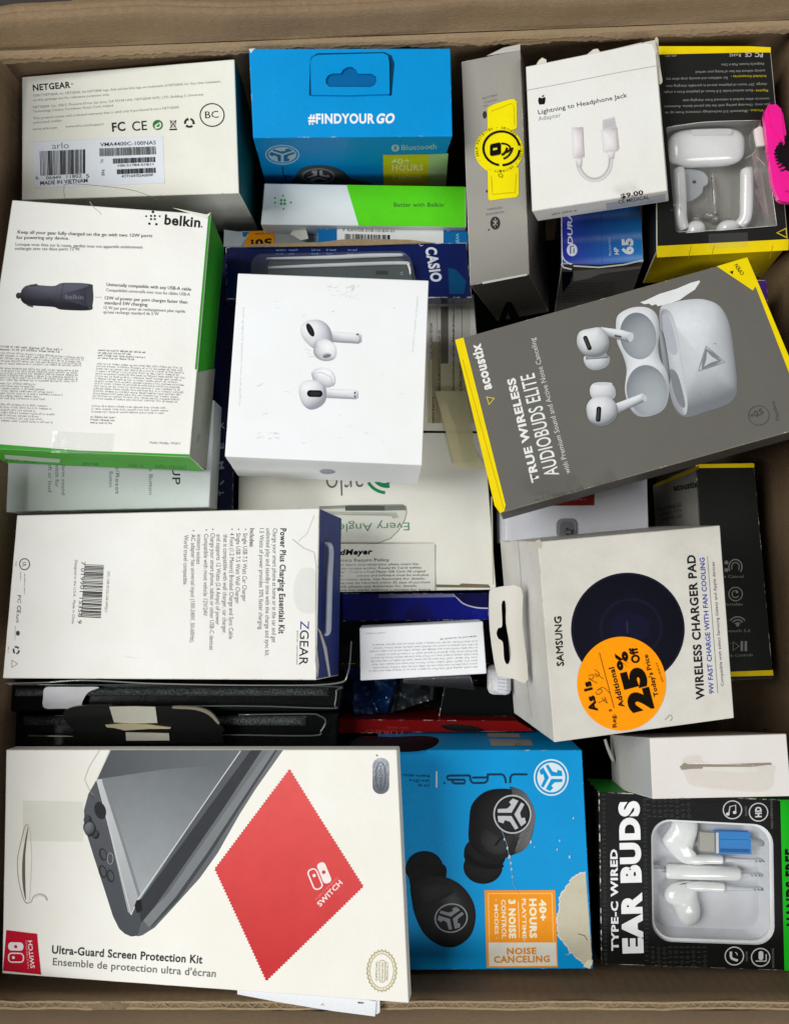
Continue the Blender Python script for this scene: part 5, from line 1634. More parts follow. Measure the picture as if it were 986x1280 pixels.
gw = plain('glossy_white_plastic', (240, 240, 240), .18, coat=.6)
gc = plain('cable_white', (206, 208, 212), .35)
def wbuds(sy, pts, nm='earbud'): tube(Vb.root, nm, f, pts, gw, ZM, seg=20, n=6)
inflate(Vb.root, 'earbud', f, [(392, 512), (378, 548), (350, 588), (347, 604), (362, 632), (395, 668), (430, 690), (468, 692), (482, 660), (466, 632), (472, 600), (483, 560), (478, 520), (440, 505)], ZM, -.0105, .0062, gw, ctr=(420, 600))
wbuds(0, [(430, 668, -.0085, 14), (470, 672, -.0085, 19), (520, 672, -.0095, 19), (577, 674, -.0098, 18)], 'earbud_stem')
inflate(Vb.root, 'earbud', f, [(353, 818), (360, 792), (385, 768), (420, 759), (465, 757), (480, 775), (482, 815), (494, 868), (485, 912), (450, 934), (418, 918), (402, 890), (385, 856), (362, 838)], ZM, -.0105, .0062, gw, ctr=(430, 835))
wbuds(1, [(430, 776, -.0085, 14), (475, 775, -.0085, 19), (525, 779, -.0095, 20), (584, 783, -.0098, 18)], 'earbud_stem')
pebble_later = [(432, 512, 26, 12)]
tube(Vb.root, 'inline_remote', f, [(362, 720, -.010, 24), (366, 720, -.0098, 28), (500, 724, -.0098, 29), (636, 728, -.0098, 28), (640, 728, -.010, 24)], gw, ZM, seg=16, sm=False)
for a, b, y0, y1 in ((584, 735, 674, 680), (586, 735, 784, 792), (640, 735, 732, 738), (298, 362, 710, 718)):
    tube(Vb.root, 'strain_relief', f, [(a, y0, -.010, 12), ((a + b) / 2, (y0 + y1) / 2, -.0105, 8), (b, y1, -.011, 6)], gc, ZM, seg=10)
def pbox(root, name, face, q, l0, l1, mat, zoom):
    V = [face.P(*zoom(*a), l1) for a in q] + [face.P(*zoom(*a), l0) for a in q]
    n_ = len(q)
    Fc = [tuple(range(n_)), tuple(range(2 * n_ - 1, n_ - 1, -1))] + [(i, (i + 1) % n_, n_ + (i + 1) % n_, n_ + i) for i in range(n_)]
    o = mesh_obj(name, V, Fc, mat, root, smooth=False)
    bv = o.modifiers.new('bevel', 'BEVEL'); bv.width = .0006; bv.segments = 2
    return o
pbox(Vb.root, 'blue_plug', f, [(548, 562), (676, 566), (680, 644), (550, 642)], -.0102, -.0066, plain('blue_plug_plastic', (0, 122, 200), .3, coat=.2), ZM)
pbox(Vb.root, 'plug_contact', f, [(490, 568), (548, 570), (549, 636), (490, 632)], -.0100, -.0074, plain('nickel', (168, 164, 154), .35, .2), ZM)
tube(Vb.root, 'strain_relief', f, [(680, 606, -.010, 16), (735, 612, -.0105, 12)], gc, ZM, seg=10, sm=False)
p = Print(Vb.root, f, 'cable_marks', ZM); p.lift = -.0094
for y, x0 in ((680, 706), (735, 690), (790, 700)):
    for k in range(3): p.stroke([(x0 + k * 14, y - 3), (x0 + 7 + k * 14, y + 3)], 3, K(60))
p.done()
p = Print(Vb.root, f, 'plug_collar', ZM); p.lift = -.0063
p.fill([(546, 563), (556, 563), (557, 643), (547, 643)], K(214, 214, 208)); p.fill([(562, 590), (674, 592), (674, 602), (562, 600)], K(30, 136, 210)); p.fill([(562, 626), (676, 628), (676, 640), (562, 638)], K(0, 88, 158)); p.done()
p = Print(Vb.root, f, 'black_slot', ZM); p.lift = -.0078; p.stroke(smooth_poly([(410, 770), (428, 765), (448, 764)], 5, False), 8, K(16)); p.done()
plate(Vb.root, 'window_film', f, hole, clear('window_film', haze=.02, gl=.5, rough=.04, bump=.12, bscale=25), .0002, -.0012, zoom=ZM)
plate(Vb.root, 'tray_rim', f, hole, gw, .0006, -.0028, [[(518 + (x - 518) * .955, 742 + (y - 742) * .955) for x, y in hole]], ZM)

# ================================================================ Z: slim grey box with yellow security seal
Zb = box('slim_grey_box', 'slim grey box standing on edge with a yellow round padlock security seal', 'box',
         [(38, 178), (208, 143), (235, 794), (63, 826)], (.316, .318, .300), .080, to=(2, 291, 902), zoom=ZC,
         cols={'all': (156, 153, 146), 'front': (118, 114, 108), 'right': (146, 142, 136), 'edge': (176, 172, 166)}, grime=.06, edge=.3, bump=.0006)
f = Zb.f['top']
p = Print(Zb.root, f, 'lettering', ZYS)
gk = K(74, 70, 68)
p.text('BATTERY', (166, 104), (300, 70), 18, K(104, 100, 96)); p.text('TOUCH', (180, 142), (290, 112), 18, K(104, 100, 96)); p.text('MIC', (172, 172), (215, 162), 16, K(104, 100, 96)); p.fill(ell(182, 240, 18, 34), K(50))
p.text('WIRELESS', (202, 1092), (340, 1072), 17, K(96, 92, 90)); p.text('AUDIOBUDS', (190, 1136), (352, 1110), 17, K(96, 92, 90))
p.fill(ell(275, 1203, 44, 58), K(52, 50, 50)); bt = K(164, 160, 153); p.stroke([(255, 1180), (295, 1225), (275, 1245), (275, 1160), (295, 1182), (255, 1225)], 8, bt); p.fill(ell(218, 1262, 8), gk)
p.fill(ell(200, 920, 8, 14), gk); p.done()
seal = [(205, 178), (260, 148), (400, 104), (440, 100), (466, 124), (468, 360)]
seal += ell(308, 555, 215, 210, n=26, a0=-58, a1=45)
seal += [(484, 720), (484, 950), (464, 972), (320, 990), (232, 1004), (212, 990), (208, 775)]
seal += ell(308, 555, 215, 210, n=26, a0=118, a1=242)
plate(Zb.root, 'security_seal', f, seal, card((242, 226, 6), .3, .05, 0, .3), .00012, .00025, zoom=ZYS)
p = Print(Zb.root, f, 'seal_print', ZYS, 'gloss'); p.lift += .0004
p.stroke(rrect(232, 165, 440, 960, 30)[0:0] + [(240, 210), (420, 140), (440, 170), (445, 330)], 5, K(206, 186, 8)); p.stroke([(240, 790), (250, 950), (450, 930), (462, 760)], 5, K(206, 186, 8))
p.ring(330, 540, 160, 150, 20, K(16), rot=0, a0=5, a1=92 - 5) ; p.ring(330, 540, 160, 150, 20, K(16), a0=98, a1=350)
p.fill(qrr([(228, 505), (325, 485), (325, 595), (228, 612)], .2), K(16)); p.fill([(255, 540), (292, 534), (292, 552), (255, 560)], K(226, 210, 30))
p.stroke(ell(335, 540, 72, 42, a0=-95, a1=60), 16, K(16)); p.stroke(ell(310, 510, 120, 130, a0=10, a1=72), 16, K(16)); p.stroke(ell(320, 520, 60, 80, a0=10, a1=80), 20, K(16))
txt = '· SELF PROTECTED · SECURED · ALARMED · SECURITY ·'
for i, ch in enumerate(txt):
    if ch == ' ': continue
    a = R(150 + i * 330 / len(txt)); cx, cy = 308 + 188 * math.cos(a), 550 + 184 * math.sin(a)
    tx, ty = -math.sin(a), math.cos(a); p.text(ch, (cx - tx * 8, cy - ty * 8), (cx + tx * 8, cy + ty * 8), 20, K(90, 84, 4), bold=.01, res=1)
p.text('Q', (300, 800), (345, 796), 34, K(150, 138, 10)); p.done()
p = Print(Zb.root, Zb.f['front'], 'end_print', ZC)
p.fill([(140, 940), (168, 872), (182, 872), (210, 925), (185, 935), (172, 900), (160, 940)], K(12)); p.stroke([(205, 876), (225, 870), (232, 885), (212, 892)], 2, K(66, 62, 60), closed=True); p.done()
p = Print(Zb.root, f, 'worn_fold', ZC); p.fill([(98, 816), (228, 792), (228, 797), (100, 822)], K(222, 220, 214)); p.fill([(160, 138), (208, 128), (208, 146), (110, 162)], K(190, 187, 180)); p.done()

# ================================================================ AB: hearing aid battery box
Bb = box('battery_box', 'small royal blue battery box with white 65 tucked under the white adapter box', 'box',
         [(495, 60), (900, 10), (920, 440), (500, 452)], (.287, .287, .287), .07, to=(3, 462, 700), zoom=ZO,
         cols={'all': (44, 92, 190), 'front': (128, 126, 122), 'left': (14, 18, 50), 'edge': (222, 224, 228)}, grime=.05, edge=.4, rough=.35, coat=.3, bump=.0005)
f = Bb.f['top']
p = Print(Bb.root, f, 'blue_gradient', ZO, 'gloss')
def bgr(x, y):
    t = max(0, min(1, (x - 495) / 420)); s_ = .5 + .5 * math.sin(y * .055 + x * .004) ; s_ = s_ ** 6
    c0, c1 = K(42, 40, 160), K(40, 132, 208)
    return tuple(c0[i] * (1 - t) + c1[i] * t + s_ * (.02 + .14 * t) for i in range(3))
p.fill([(500, 62), (897, 14), (915, 436), (700, 456), (560, 452), (515, 428), (504, 400)], bgr, sub=14)
p.stroke([(703, 40), (706, 450)], 2, K(40, 66, 160))
p.done()
p = Print(Bb.root, f, 'lettering', ZO)
wb = K(228, 232, 240)
p.text('DURACELL', (556, 352), (548, 50), 24, wb, bold=.05, shear=.1); p.fill(ell(553, 380, 27, 32), wb); p.stroke([(545, 400), (545, 362), (562, 360)], 6, K(44, 46, 160)); p.stroke([(562, 398), (562, 372)], 5, K(44, 46, 160))
p.text('65', (866, 402), (862, 320), 52, wb, bold=.06); p.text('HP', (794, 404), (789, 366), 22, wb, bold=.06, shear=.2); p.text('Batteries', (754, 408), (748, 318), 12, K(170, 200, 230)); p.done()
p = Print(Bb.root, f, 'worn_edges', ZO)
p.stroke(smooth_poly([(502, 390), (505, 415), (520, 438), (550, 455)], 5, False), 6, K(222, 224, 228)); p.stroke([(560, 462), (690, 470), (820, 455), (918, 432)], 7, K(206, 206, 202)); p.stroke([(498, 452), (510, 470), (550, 480)], 7, K(206, 208, 212)); p.done()
p = Print(Bb.root, Bb.f['front'], 'fine_print', ZO)
for i in range(7): p.micro((520 - i * 3, 560 + i * 15), (770, 548 + i * 13), 9, K(74, 73, 70))
p.fill([(500, 492), (560, 490), (545, 545), (505, 600)], K(14, 16, 36)); p.fill([(560, 485), (910, 462), (905, 475), (700, 500), (640, 525), (560, 540)], K(196, 196, 190)); p.done()

# ================================================================ AC: black window box, top right
hole2 = [(60, 194), (120, 178), (300, 160), (640, 152), (652, 240), (690, 480), (738, 798), (400, 828), (140, 846), (118, 830)]
Cb = box('window_earbud_box', 'black and yellow box with clear window showing white charging case and stem earbuds', 'box',
         [(598, 133), (932, 136), (984, 706), (602, 727)], (.315, .318, .304), .05, to=(3, 562, 820), zoom=ZC,
         cols={'all': (33, 33, 31), 'front': (212, 186, 6), 'edge': (204, 200, 186), 'back': (220, 190, 10)}, grime=.04, edge=.3, hole=[( (820 + x / 4.922 - 560) * 2.3146, (120 + y / 4.922) * 2.3146) for x, y in hole2], rough=.4)
f = Cb.f['top']
ye = K(236, 208, 10)
p = Print(Cb.root, f, 'yellow_band', ZC)
p.fill([(600, 134), (870, 134), (932, 137), (932, 152), (870, 152), (600, 158)], ye); p.done()
p = Print(Cb.root, f, 'yellow_band', ZC); p.fill([(602, 727), (984, 706), (983, 724), (603, 745)], ye)
p.fill([(603, 712), (984, 692), (984, 706), (602, 727)], ye); p.done()
p = Print(Cb.root, f, 'lettering', ZAC)
gy = K(150, 150, 142)
p.text('FC', (800, 92), (745, 90), 28, K(190), bold=.05); p.text('CE', (722, 90), (676, 90), 28, K(190), bold=.03); p.text('RoHS', (646, 96), (566, 94), 22, K(190), bold=.04); p.micro((195, 106), (115, 110), 14, gy)
for x0, x1, y, s_ in ((808, 510, 160, 'Designed by Acoustix. Made in China'), (815, 330, 208, 'activity without the fear of losing your earbud'), (552, 122, 258, 'Ear stabilizers and security strap allow any'), (828, 122, 302, 'charge. 20+ hours of playtime stored in portable charging case'),
                    (728, 108, 346, 'Each earbud holds 3-5 hours of playtime from a single'), (845, 240, 404, 'connects when earbud is removed from charging case'), (850, 110, 444, 'Just away. One-step pairing with the last paired device. Automatic'), (690, 115, 490, 'Bluetooth 5.0 technology connects from up to')):
    p.text(s_, (x0, y), (x1, y + (x0 - x1) * .022), 17, gy, bold=.01)
for x0, x1, y, s_ in ((822, 575, 246, 'Included Accessories -'), (835, 735, 346, 'Playtime -'), (805, 700, 484, 'Wireless -')): p.text(s_, (x0, y), (x1, y + 3), 17, K(200, 180, 20), bold=.02)
p.done()
p = Print(Cb.root, f, 'triangle_logo', ZN)
p.stroke([(740, 842), (795, 815), (800, 872)], 9, K(222, 200, 20), closed=True); p.done()
tray(Cb.root, f, hole2, ZN, .016, plain('smoky_tray', (150, 149, 141), .25, coat=.6), shrink=.06)
# charging case: rounded pebble
def pebble(root, name, face, zoom, cx, cy, rx, ry, lift, rz, mat, ex=3.2, rot=0, nu=48, nv=20):
    V, Fc = [], []
    def sp(c, e): return math.copysign(abs(c) ** (2 / e), c)
    k = (HC - face.o.z) / F / zoom.k
    C0 = face.P(*zoom(cx, cy), lift)
    X = (face.P(*zoom(cx + 10, cy)) - face.P(*zoom(cx, cy))).normalized(); Y = face.n.cross(X)
    cr, sr = math.cos(R(rot)), math.sin(R(rot))
    for j in range(nv + 1):
        b = -math.pi / 2 + math.pi * j / nv
        for i in range(nu):
            a = 2 * math.pi * i / nu
            x = sp(math.cos(a), ex) * sp(math.cos(b), 2.4) * rx * k; y = sp(math.sin(a), ex) * sp(math.cos(b), 2.4) * ry * k; z = sp(math.sin(b), 2.4) * rz
            V.append(C0 + X * (x * cr - y * sr) + Y * (x * sr + y * cr) + face.n * z)
    for j in range(nv):
        for i in range(nu):
            a = j * nu + i; b = j * nu + (i + 1) % nu
            Fc.append((a, b, b + nu, a + nu))
    return mesh_obj(name, V, Fc, mat, root)
pebble(Cb.root, 'charging_case', f, ZN, 325, 292, 236, 112, -.0068, .0060, gw, ex=3.6, rot=2)
pbox(Cb.root, 'case_hinge', f, qrr([(218, 210), (460, 204), (462, 228), (222, 234)], .4, 4), -.0035, -.0010, plain('hinge_white', (214, 214, 216), .25), ZN)
tube(Cb.root, 'earbud_stem', f, [(152, 446, -.0055, 34), (152, 456, -.005, 38), (160, 600, -.005, 39), (168, 730, -.006, 38), (190, 790, -.008, 36)], gw, ZN, seg=18, n=6)
pebble(Cb.root, 'earbud_head', f, ZN, 268, 800, 62, 62, -.010, .006, gw, ex=2.2)
tube(Cb.root, 'earbud_stem', f, [(573, 446, -.0055, 34), (573, 456, -.005, 39), (572, 600, -.005, 40), (570, 720, -.006, 38), (545, 770, -.008, 40)], gw, ZN, seg=18, n=6)
pebble(Cb.root, 'earbud_head', f, ZN, 475, 785, 70, 50, -.010, .006, gw, ex=2.2)
for x, y in ((152, 448), (573, 448)): pebble(Cb.root, 'stem_cap', f, ZN, x, y, 35, 8, -.0055, .003, gw, ex=2)
plate(Cb.root, 'ear_hook', f, smooth_poly([(195, 420), (290, 418), (340, 450), (348, 500), (320, 520), (310, 560), (260, 600), (215, 610), (196, 560)], 4), plain('pale_silicone', (176, 180, 184), .5), .002, -.012, zoom=ZN)
pebble(Cb.root, 'hook_pin', f, ZN, 263, 492, 11, 9, -.0098, .001, plain('dark_rubber', (40, 40, 42), .5), ex=2)
rc = random.Random(11)
for i in range(5):
    x, y = rc.uniform(260, 480), rc.uniform(640, 740)
    pebble(Cb.root, 'clear_ear_tip', f, ZN, x, y, rc.uniform(22, 40), rc.uniform(18, 30), -.013, .004, clear('tip_silicone', (214, 210, 198), .3, 1.0, .08), ex=2.2, nu=16, nv=8)
tube(Cb.root, 'tray_rib', f, [(385, 440, -.012, 12), (388, 560, -.010, 12), (398, 690, -.012, 12)], clear('tip_silicone'), ZN, n=4)
plate(Cb.root, 'window_film', f, hole2, clear('crinkled_film', (254, 254, 253), haze=.04, gl=.9, rough=.09, bump=.9, bscale=55), .0002, .0004, zoom=ZN)
wr = plain('film_crease', (200, 198, 188), .2, coat=1)
for a in ([(66, 196, .0008, 1.6), (300, 164, .001, 2), (640, 154, .001, 1.6)], [(122, 838, .0008, 1.8), (400, 826, .001, 1.8), (736, 800, .0008, 2)], [(540, 390, .001, 1.2), (590, 360, .0012, 2.2), (610, 330, .001, 1)], [(610, 375, .001, 1.4), (668, 436, .0012, 3)], [(100, 670, .001, 1.6), (150, 700, .001, 1.8), (160, 730, .001, 1)], [(736, 800, .001, 2.4), (690, 480, .001, 1.6), (650, 250, .001, 1.6)]):
    tube(Cb.root, 'film_crease', f, a, wr, ZN, seg=6, n=4)
plate(Cb.root, 'clear_tape', f, [(318, 850), (560, 840), (562, 930), (322, 940)], clear('tape', haze=.03, gl=.45), .00008, .0004, zoom=ZN)
p = Print(Cb.root, Cb.f['front'], 'flap_seams', ZN); dy = K(150, 130, 4)
p.stroke([(600, 1085), (640, 1082)], 5, K(220, 210, 170)); p.stroke([(110, 1108), (135, 1104)], 4, dy); p.done()
p = Print(Cb.root, f, 'band_seams', ZN)
for x in (195, 335, 695): p.stroke([(x, 1000), (x + 20, 920)], 3, dy)
p.done()

# pink hang tag over the window
pk_ = thing('pink_tag', 'hot pink plastic tag with black sawtooth edge hooked over the top right window box', 'tag', W(965, 195, .312))
pf = Face([W(900, 120, .319), W(1010, 120, .322), W(1010, 270, .319), W(900, 270, .315)])
hot = plain('hot_pink_plastic', (248, 20, 150), .35, coat=.4)
tago = [(648, 132), (660, 96), (676, 80), (700, 76), (722, 84), (748, 104), (762, 130), (780, 240), (782, 268)]
for i in range(9):
    t = i / 9; bx, by = 775 - 62 * math.sin(math.pi * min(1, t * 1.15)), 275 + 205 * t
    tago += [(bx + 2, by), (bx - 10 if i % 1 == 0 else bx, by + 10)]
tago += [(812, 490), (860, 520), (1000, 560), (1000, 680), (760, 664), (738, 652), (722, 620), (700, 560), (664, 300)]
plate(pk_, 'tag_body', pf, tago, hot, .004, 0, zoom=ZN)
plate(pk_, 'gap_shade_sheet', pf, [(790, 262), (1000, 262), (1000, 560), (840, 515), (790, 470), (745, 400), (730, 340)], plain('tooth_gap_black', (20, 8, 14), .3), .0008, .0002, zoom=ZN)  # dark sheet put in for the shaded gap inside the curve
V_, F_ = [], []
for i in range(11):
    t = i / 10; x = 770 - 50 * math.sin(math.pi * t * .9); y = 275 + 205 * t
    pbox(pk_, 'sawtooth', pf, [(x - 9, y - 2), (x + 13, y - 9), (x + 14, y - 5), (x - 7, y + 2)], .003, .0046, plain('tooth_gap_black', (20, 8, 14), .3), ZN)
plate(pk_, 'white_clip', pf, [(606, 200), (640, 178), (655, 190), (668, 300), (625, 302), (614, 260)], card((222, 222, 214), .4, .03), .002, -.003, zoom=ZN)
pbox(pk_, 'tag_ridge', pf, [(676, 86), (716, 84), (742, 110), (760, 300), (700, 230)], .0035, .0048, hot, ZN)
p = Print(pk_, pf, 'fine_print', ZN); p.lift += .005; p.micro((770, 610), (830, 622), 12, K(150, 10, 90)); p.done()

# ================================================================ AA: white adapter box
Ab = box('adapter_box', 'small white box with picture of a short cable adapter and a torn top flap', 'box',
         [(224, 192), (598, 116), (634, 552), (242, 612)], (.326, .328, .326), .017, to=(3, 258, 640), zoom=ZC,
         cols={'all': (236, 235, 230), 'edge': (214, 210, 200)}, grime=.04, edge=.2, rough=.42, bump=.0007)
f = Ab.f['top']
p = Print(Ab.root, f, 'lettering', ZC)
p.text('Lightning to Headphone Jack', (261, 331), (518, 281), 12.5, K(40), bold=.01); p.text('Adapter', (261, 350), (326, 338), 12, K(150))
p.blob([(260, 290), (263, 282), (271, 284), (280, 281), (281, 290), (278, 301), (271, 302), (263, 302)], K(20), K(26)); p.fill(ell(274, 278, 4, 2, rot=-40), K(24))
p.done()
p = Print(Ab.root, f, 'cable_picture', ZC)
lo, hi = K(186, 176, 180), K(240, 236, 236)
p.stroke(smooth_poly([(375, 455), (380, 490), (400, 514), (424, 521), (448, 512), (466, 488), (470, 455)], 6, False), 13, K(196, 190, 190)); p.stroke(smooth_poly([(373, 455), (378, 490), (399, 516), (424, 524), (449, 514), (468, 488), (473, 455)], 6, False), 5, K(224, 219, 218))
p.blob([(357, 370), (390, 368), (394, 455), (361, 459)], lo, hi, sm=False, L=(-.5, 0, .9)); p.blob([(368, 459), (388, 457), (386, 482), (374, 484)], lo, hi, sm=False)
p.blob([(442, 377), (488, 369), (494, 430), (488, 438), (448, 442)], lo, hi, sm=False, L=(-.5, 0, .9)); p.fill([(446, 348), (480, 339), (486, 369), (446, 377)], K(206, 203, 203)); p.blob([(460, 440), (482, 437), (478, 460), (464, 462)], lo, hi, sm=False)
for i in range(5): p.stroke([(450, 352 + i * 4.6), (482, 345 + i * 4.6)], 1, K(170, 168, 170))
p.done()
p = Print(Ab.root, f, 'flap_fold', ZC)
p.stroke([(226, 262), (340, 240), (480, 212), (606, 190)], 1.6, K(180, 176, 166)); p.fill([(560, 124), (598, 116), (605, 150), (600, 160), (590, 128)], K(212, 206, 192))
p.stroke([(598, 118), (606, 190)], 2.5, K(190, 182, 164)); p.done()
p = Print(Ab.root, Ab.f['front'], 'side_label', ZC)
p.fill([(455, 588), (628, 560), (628, 580), (458, 606)], K(190, 194, 204)); p.text('$9.00', (500, 574), (565, 562), 13, K(30), bold=.05); p.text('CE MEDICAL', (492, 589), (582, 574), 10, K(60), bold=.02); p.micro((300, 622), (375, 610), 8, K(140)); p.done()
plate(Ab.root, 'torn_flap', f, [(255, 186), (262, 174), (272, 166), (284, 172), (284, 182), (400, 158), (420, 142), (432, 140), (440, 150), (560, 122), (560, 134), (300, 186)], card((226, 220, 204), .6, .08), .0008, -.001, zoom=ZC)
plate(Ab.root, 'torn_flap', f, smooth_poly([(601, 104), (610, 106), (612, 150), (618, 200), (622, 230), (612, 232), (604, 190), (601, 140)], 3), card((206, 198, 176), .6, .08), .0008, -.003, zoom=ZC)

# ================================================================ T: wireless charger box
Tb = box('wireless_charger_box', 'scuffed white hang tab box with round black pad picture and orange discount sticker', 'box',
         [(184, 299), (765, 247), (810, 862), (236, 940)], (.336, .342, .336), .075, to=(0, 63, 294), zoom=ZI,
         cols={'all': (212, 208, 199), 'left': (214, 212, 206), 'edge': (216, 213, 205)}, grime=.14, edge=.25, bump=.0010)
f = Tb.f['top']
p = Print(Tb.root, f, 'pad_picture', ZI)
def padc(cx, cy):
    def fn(x, y):
        d = math.hypot((x - cx) / 181, (y - cy) / 180)
        k = .5 + .5 * math.cos(max(0, min(1, d)) * math.pi)
        a = K(13, 13, 34); b = K(4, 4, 12)
        s_ = max(0, (x - 330) / 500)
        return tuple(b[i] + (a[i] - b[i]) * (.35 + .65 * k) * (1 - .4 * s_) for i in range(3))
    return fn
p.fill(ell(470, 578, 181, 180, n=64), padc(470, 578), sub=24); p.ring(470, 578, 177, 176, 3, K(24, 24, 44)); p.ring(480, 575, 96, 92, 10, K(17, 17, 36)); p.fill(ell(480, 572, 62, 44), K(14, 14, 40), sub=20)
p.text('SAMSUNG', (472, 590), (470, 552), 6, K(60, 60, 84)); p.done()
p = Print(Tb.root, f, 'lettering', ZI)
for d_ in (0, 1.2, 2.4): p.text('SAMSUNG', (265 + d_, 696 - d_ * .5), (256 + d_, 538 - d_ * .5), 21, K(22)); p.up()
p.text('WIRELESS CHARGER PAD', (714, 802), (684, 341), 25, K(26), bold=.035)
p.text('9W FAST CHARGE WITH FAN COOLING', (745, 784), (714, 350), 15, K(40, 70, 160), bold=.03)
p.stroke([(757, 782), (724, 346)], 1.6, K(120)); p.text('Compatible with select Samsung Galaxy and Apple devices', (776, 760), (746, 364), 9, K(90))
p.done()
plate(Tb.root, 'discount_sticker', f, ell(450, 752, 141, 150, n=64), card((252, 152, 4), .35, .03), .00012, .0003, zoom=ZI)
p = Print(Tb.root, f, 'sticker_print', ZST, 'gloss'); p.lift += .0006
n_ = K(22, 14, 6)
p.text('As Is', (200, 822), (128, 538), 72, n_, bold=.05); p.text('Reg.', (382, 976), (362, 850), 40, n_, bold=.01); p.text('$', (334, 826), (328, 802), 26, n_, bold=.04)
p.text('Additional', (452, 782), (352, 404), 50, n_, bold=.03); p.text('25', (716, 800), (610, 400), 190, n_, bold=.09); p.text('%', (500, 425), (470, 255), 105, n_, bold=.05); p.text('Off', (600, 360), (566, 215), 72, n_, bold=.05)
p.text("Today's Price", (775, 680), (670, 285), 42, n_, bold=.03); p.stroke([(215, 270), (355, 795)], 6, K(110, 66, 10)); p.micro((820, 545), (760, 365), 20, K(90, 50, 6))
ball = K(96, 60, 20)
for s_ in ([(205, 745), (270, 715), (262, 690), (290, 750), (236, 700)], [(180, 640), (200, 670), (240, 640), (225, 615), (195, 630), (250, 600), (320, 660)], [(240, 552), (236, 548)], [(110, 490), (160, 480), (150, 520), (112, 515), (195, 560)], [(170, 430), (215, 470), (190, 500), (180, 470), (255, 520)]): p.stroke(smooth_poly(s_, 4, False), 5, ball)
p.done()
tabf = Face([W(606, 728, .322), W(656, 728, .316), W(656, 852, .310), W(606, 852, .318)])
hang = smooth_poly([(28, 470), (34, 452), (50, 445), (128, 446), (132, 560), (150, 738), (105, 736), (65, 728), (50, 714), (30, 580)], 3)
eslot = smooth_poly([(66, 500), (74, 486), (82, 500), (82, 560), (96, 640), (94, 680), (84, 690), (74, 672), (70, 620), (56, 608), (50, 590), (56, 574), (68, 566)], 3)
plate(Tb.root, 'hang_tab', tabf, hang, card((222, 218, 208), .5, .08), .0009, 0, [eslot], ZI)
p = Print(Tb.root, Tb.f['left'], 'fold_crease', ZI); p.stroke([(132, 450), (120, 290)], 2, K(180, 178, 172)); p.stroke([(150, 740), (165, 860)], 2, K(186, 184, 178)); p.done()
p = Print(Tb.root, f, 'scuffs', ZI)
p.stroke(smooth_poly([(590, 868), (605, 852), (612, 862), (606, 872)], 4, False), 1.8, K(130, 126, 118)); p.fill([(175, 296), (190, 292), (198, 306), (192, 322), (184, 316)], K(186, 178, 160)); p.done()

# ================================================================ Y: big grey earbud box
Yb = box('noise_cancelling_earbud_box', 'large dark grey box with yellow edges and picture of an open white case', 'box',
         [(19, 243), (864, 4), (1068, 486), (150, 744)], (.352, .356, .350), .026, to=(3, 158, 763), zoom=ZF,
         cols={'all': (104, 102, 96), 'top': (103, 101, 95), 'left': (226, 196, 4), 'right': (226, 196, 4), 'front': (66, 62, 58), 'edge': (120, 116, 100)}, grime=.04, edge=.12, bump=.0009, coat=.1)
f = Yb.f['top']
yl = K(240, 214, 6)
p = Print(Yb.root, f, 'yellow_edge', ZF)
p.fill([(20, 243), (44, 236), (166, 720), (162, 738), (150, 744), (134, 722)], yl); p.done()
p = Print(Yb.root, f, 'yellow_edge', ZF)
p.fill([(776, 30), (846, 9), (864, 4), (898, 84), (1066, 486), (1044, 492), (888, 88), (880, 100)], yl)
p.stroke([(42, 300), (160, 730)], 2, K(190, 165, 8)); p.text('OPEN', (856, 52), (836, 22), 12, K(60, 50, 10), bold=.04, up=(-.85, .4)) ; p.fill([(812, 46), (824, 42), (822, 54)], K(60, 50, 10)); p.done()
p = Print(Yb.root, f, 'lettering', ZF)
w_ = K(232, 232, 228)
p.text('acoustix', (126, 384), (92, 252), 28, w_, bold=.05)
p.stroke([(111, 408), (133, 412), (118, 430)], 3.5, yl, closed=True)
p.text('TRUE WIRELESS', (264, 652), (192, 352), 22, w_, bold=.05); p.text('AUDIOBUDS ELITE', (320, 632), (248, 338), 41, w_, bold=.012)
p.text('with Premium Sound and Active Noise Canceling', (353, 628), (250, 236), 15, K(205, 205, 200), bold=.005)
p.done()
p = Print(Yb.root, f, 'case_picture', ZF)
lo, hi = K(118, 121, 126), K(226, 228, 230)
# soft printed backdrop tone
# case lid (right) body
p.blob([(610, 160), (640, 138), (700, 126), (745, 128), (785, 148), (812, 200), (826, 290), (834, 370), (828, 408), (800, 432), (740, 452), (690, 467), (660, 452), (640, 400), (620, 280)], lo, K(216, 219, 222), L=(-.2, -.55, .8), gl=.05)
p.blob([(612, 165), (630, 155), (648, 175), (664, 240), (678, 330), (690, 420), (684, 460), (662, 448), (642, 400), (624, 300), (612, 220)], K(150, 153, 158), K(200, 202, 206), L=(.5, 0, .8))
p.fill(smooth_poly([(618, 178), (628, 170), (642, 190), (658, 250), (660, 285), (640, 280), (626, 240)], 4), K(176, 178, 186)); p.fill(smooth_poly([(640, 330), (662, 345), (682, 420), (680, 440), (664, 428), (648, 385)], 4), K(128, 131, 134))
p.stroke([(734, 326), (744, 272), (784, 304)], 11, K(126, 129, 132), closed=True); p.stroke([(722, 334), (744, 262), (798, 308)], 4, K(140, 143, 146), closed=True)
p.text('™', (764, 258), (774, 258), 4, K(120))
# hinge
p.blob([(608, 228), (622, 228), (640, 340), (636, 372), (624, 340)], K(90, 94, 98), K(150, 154, 158))
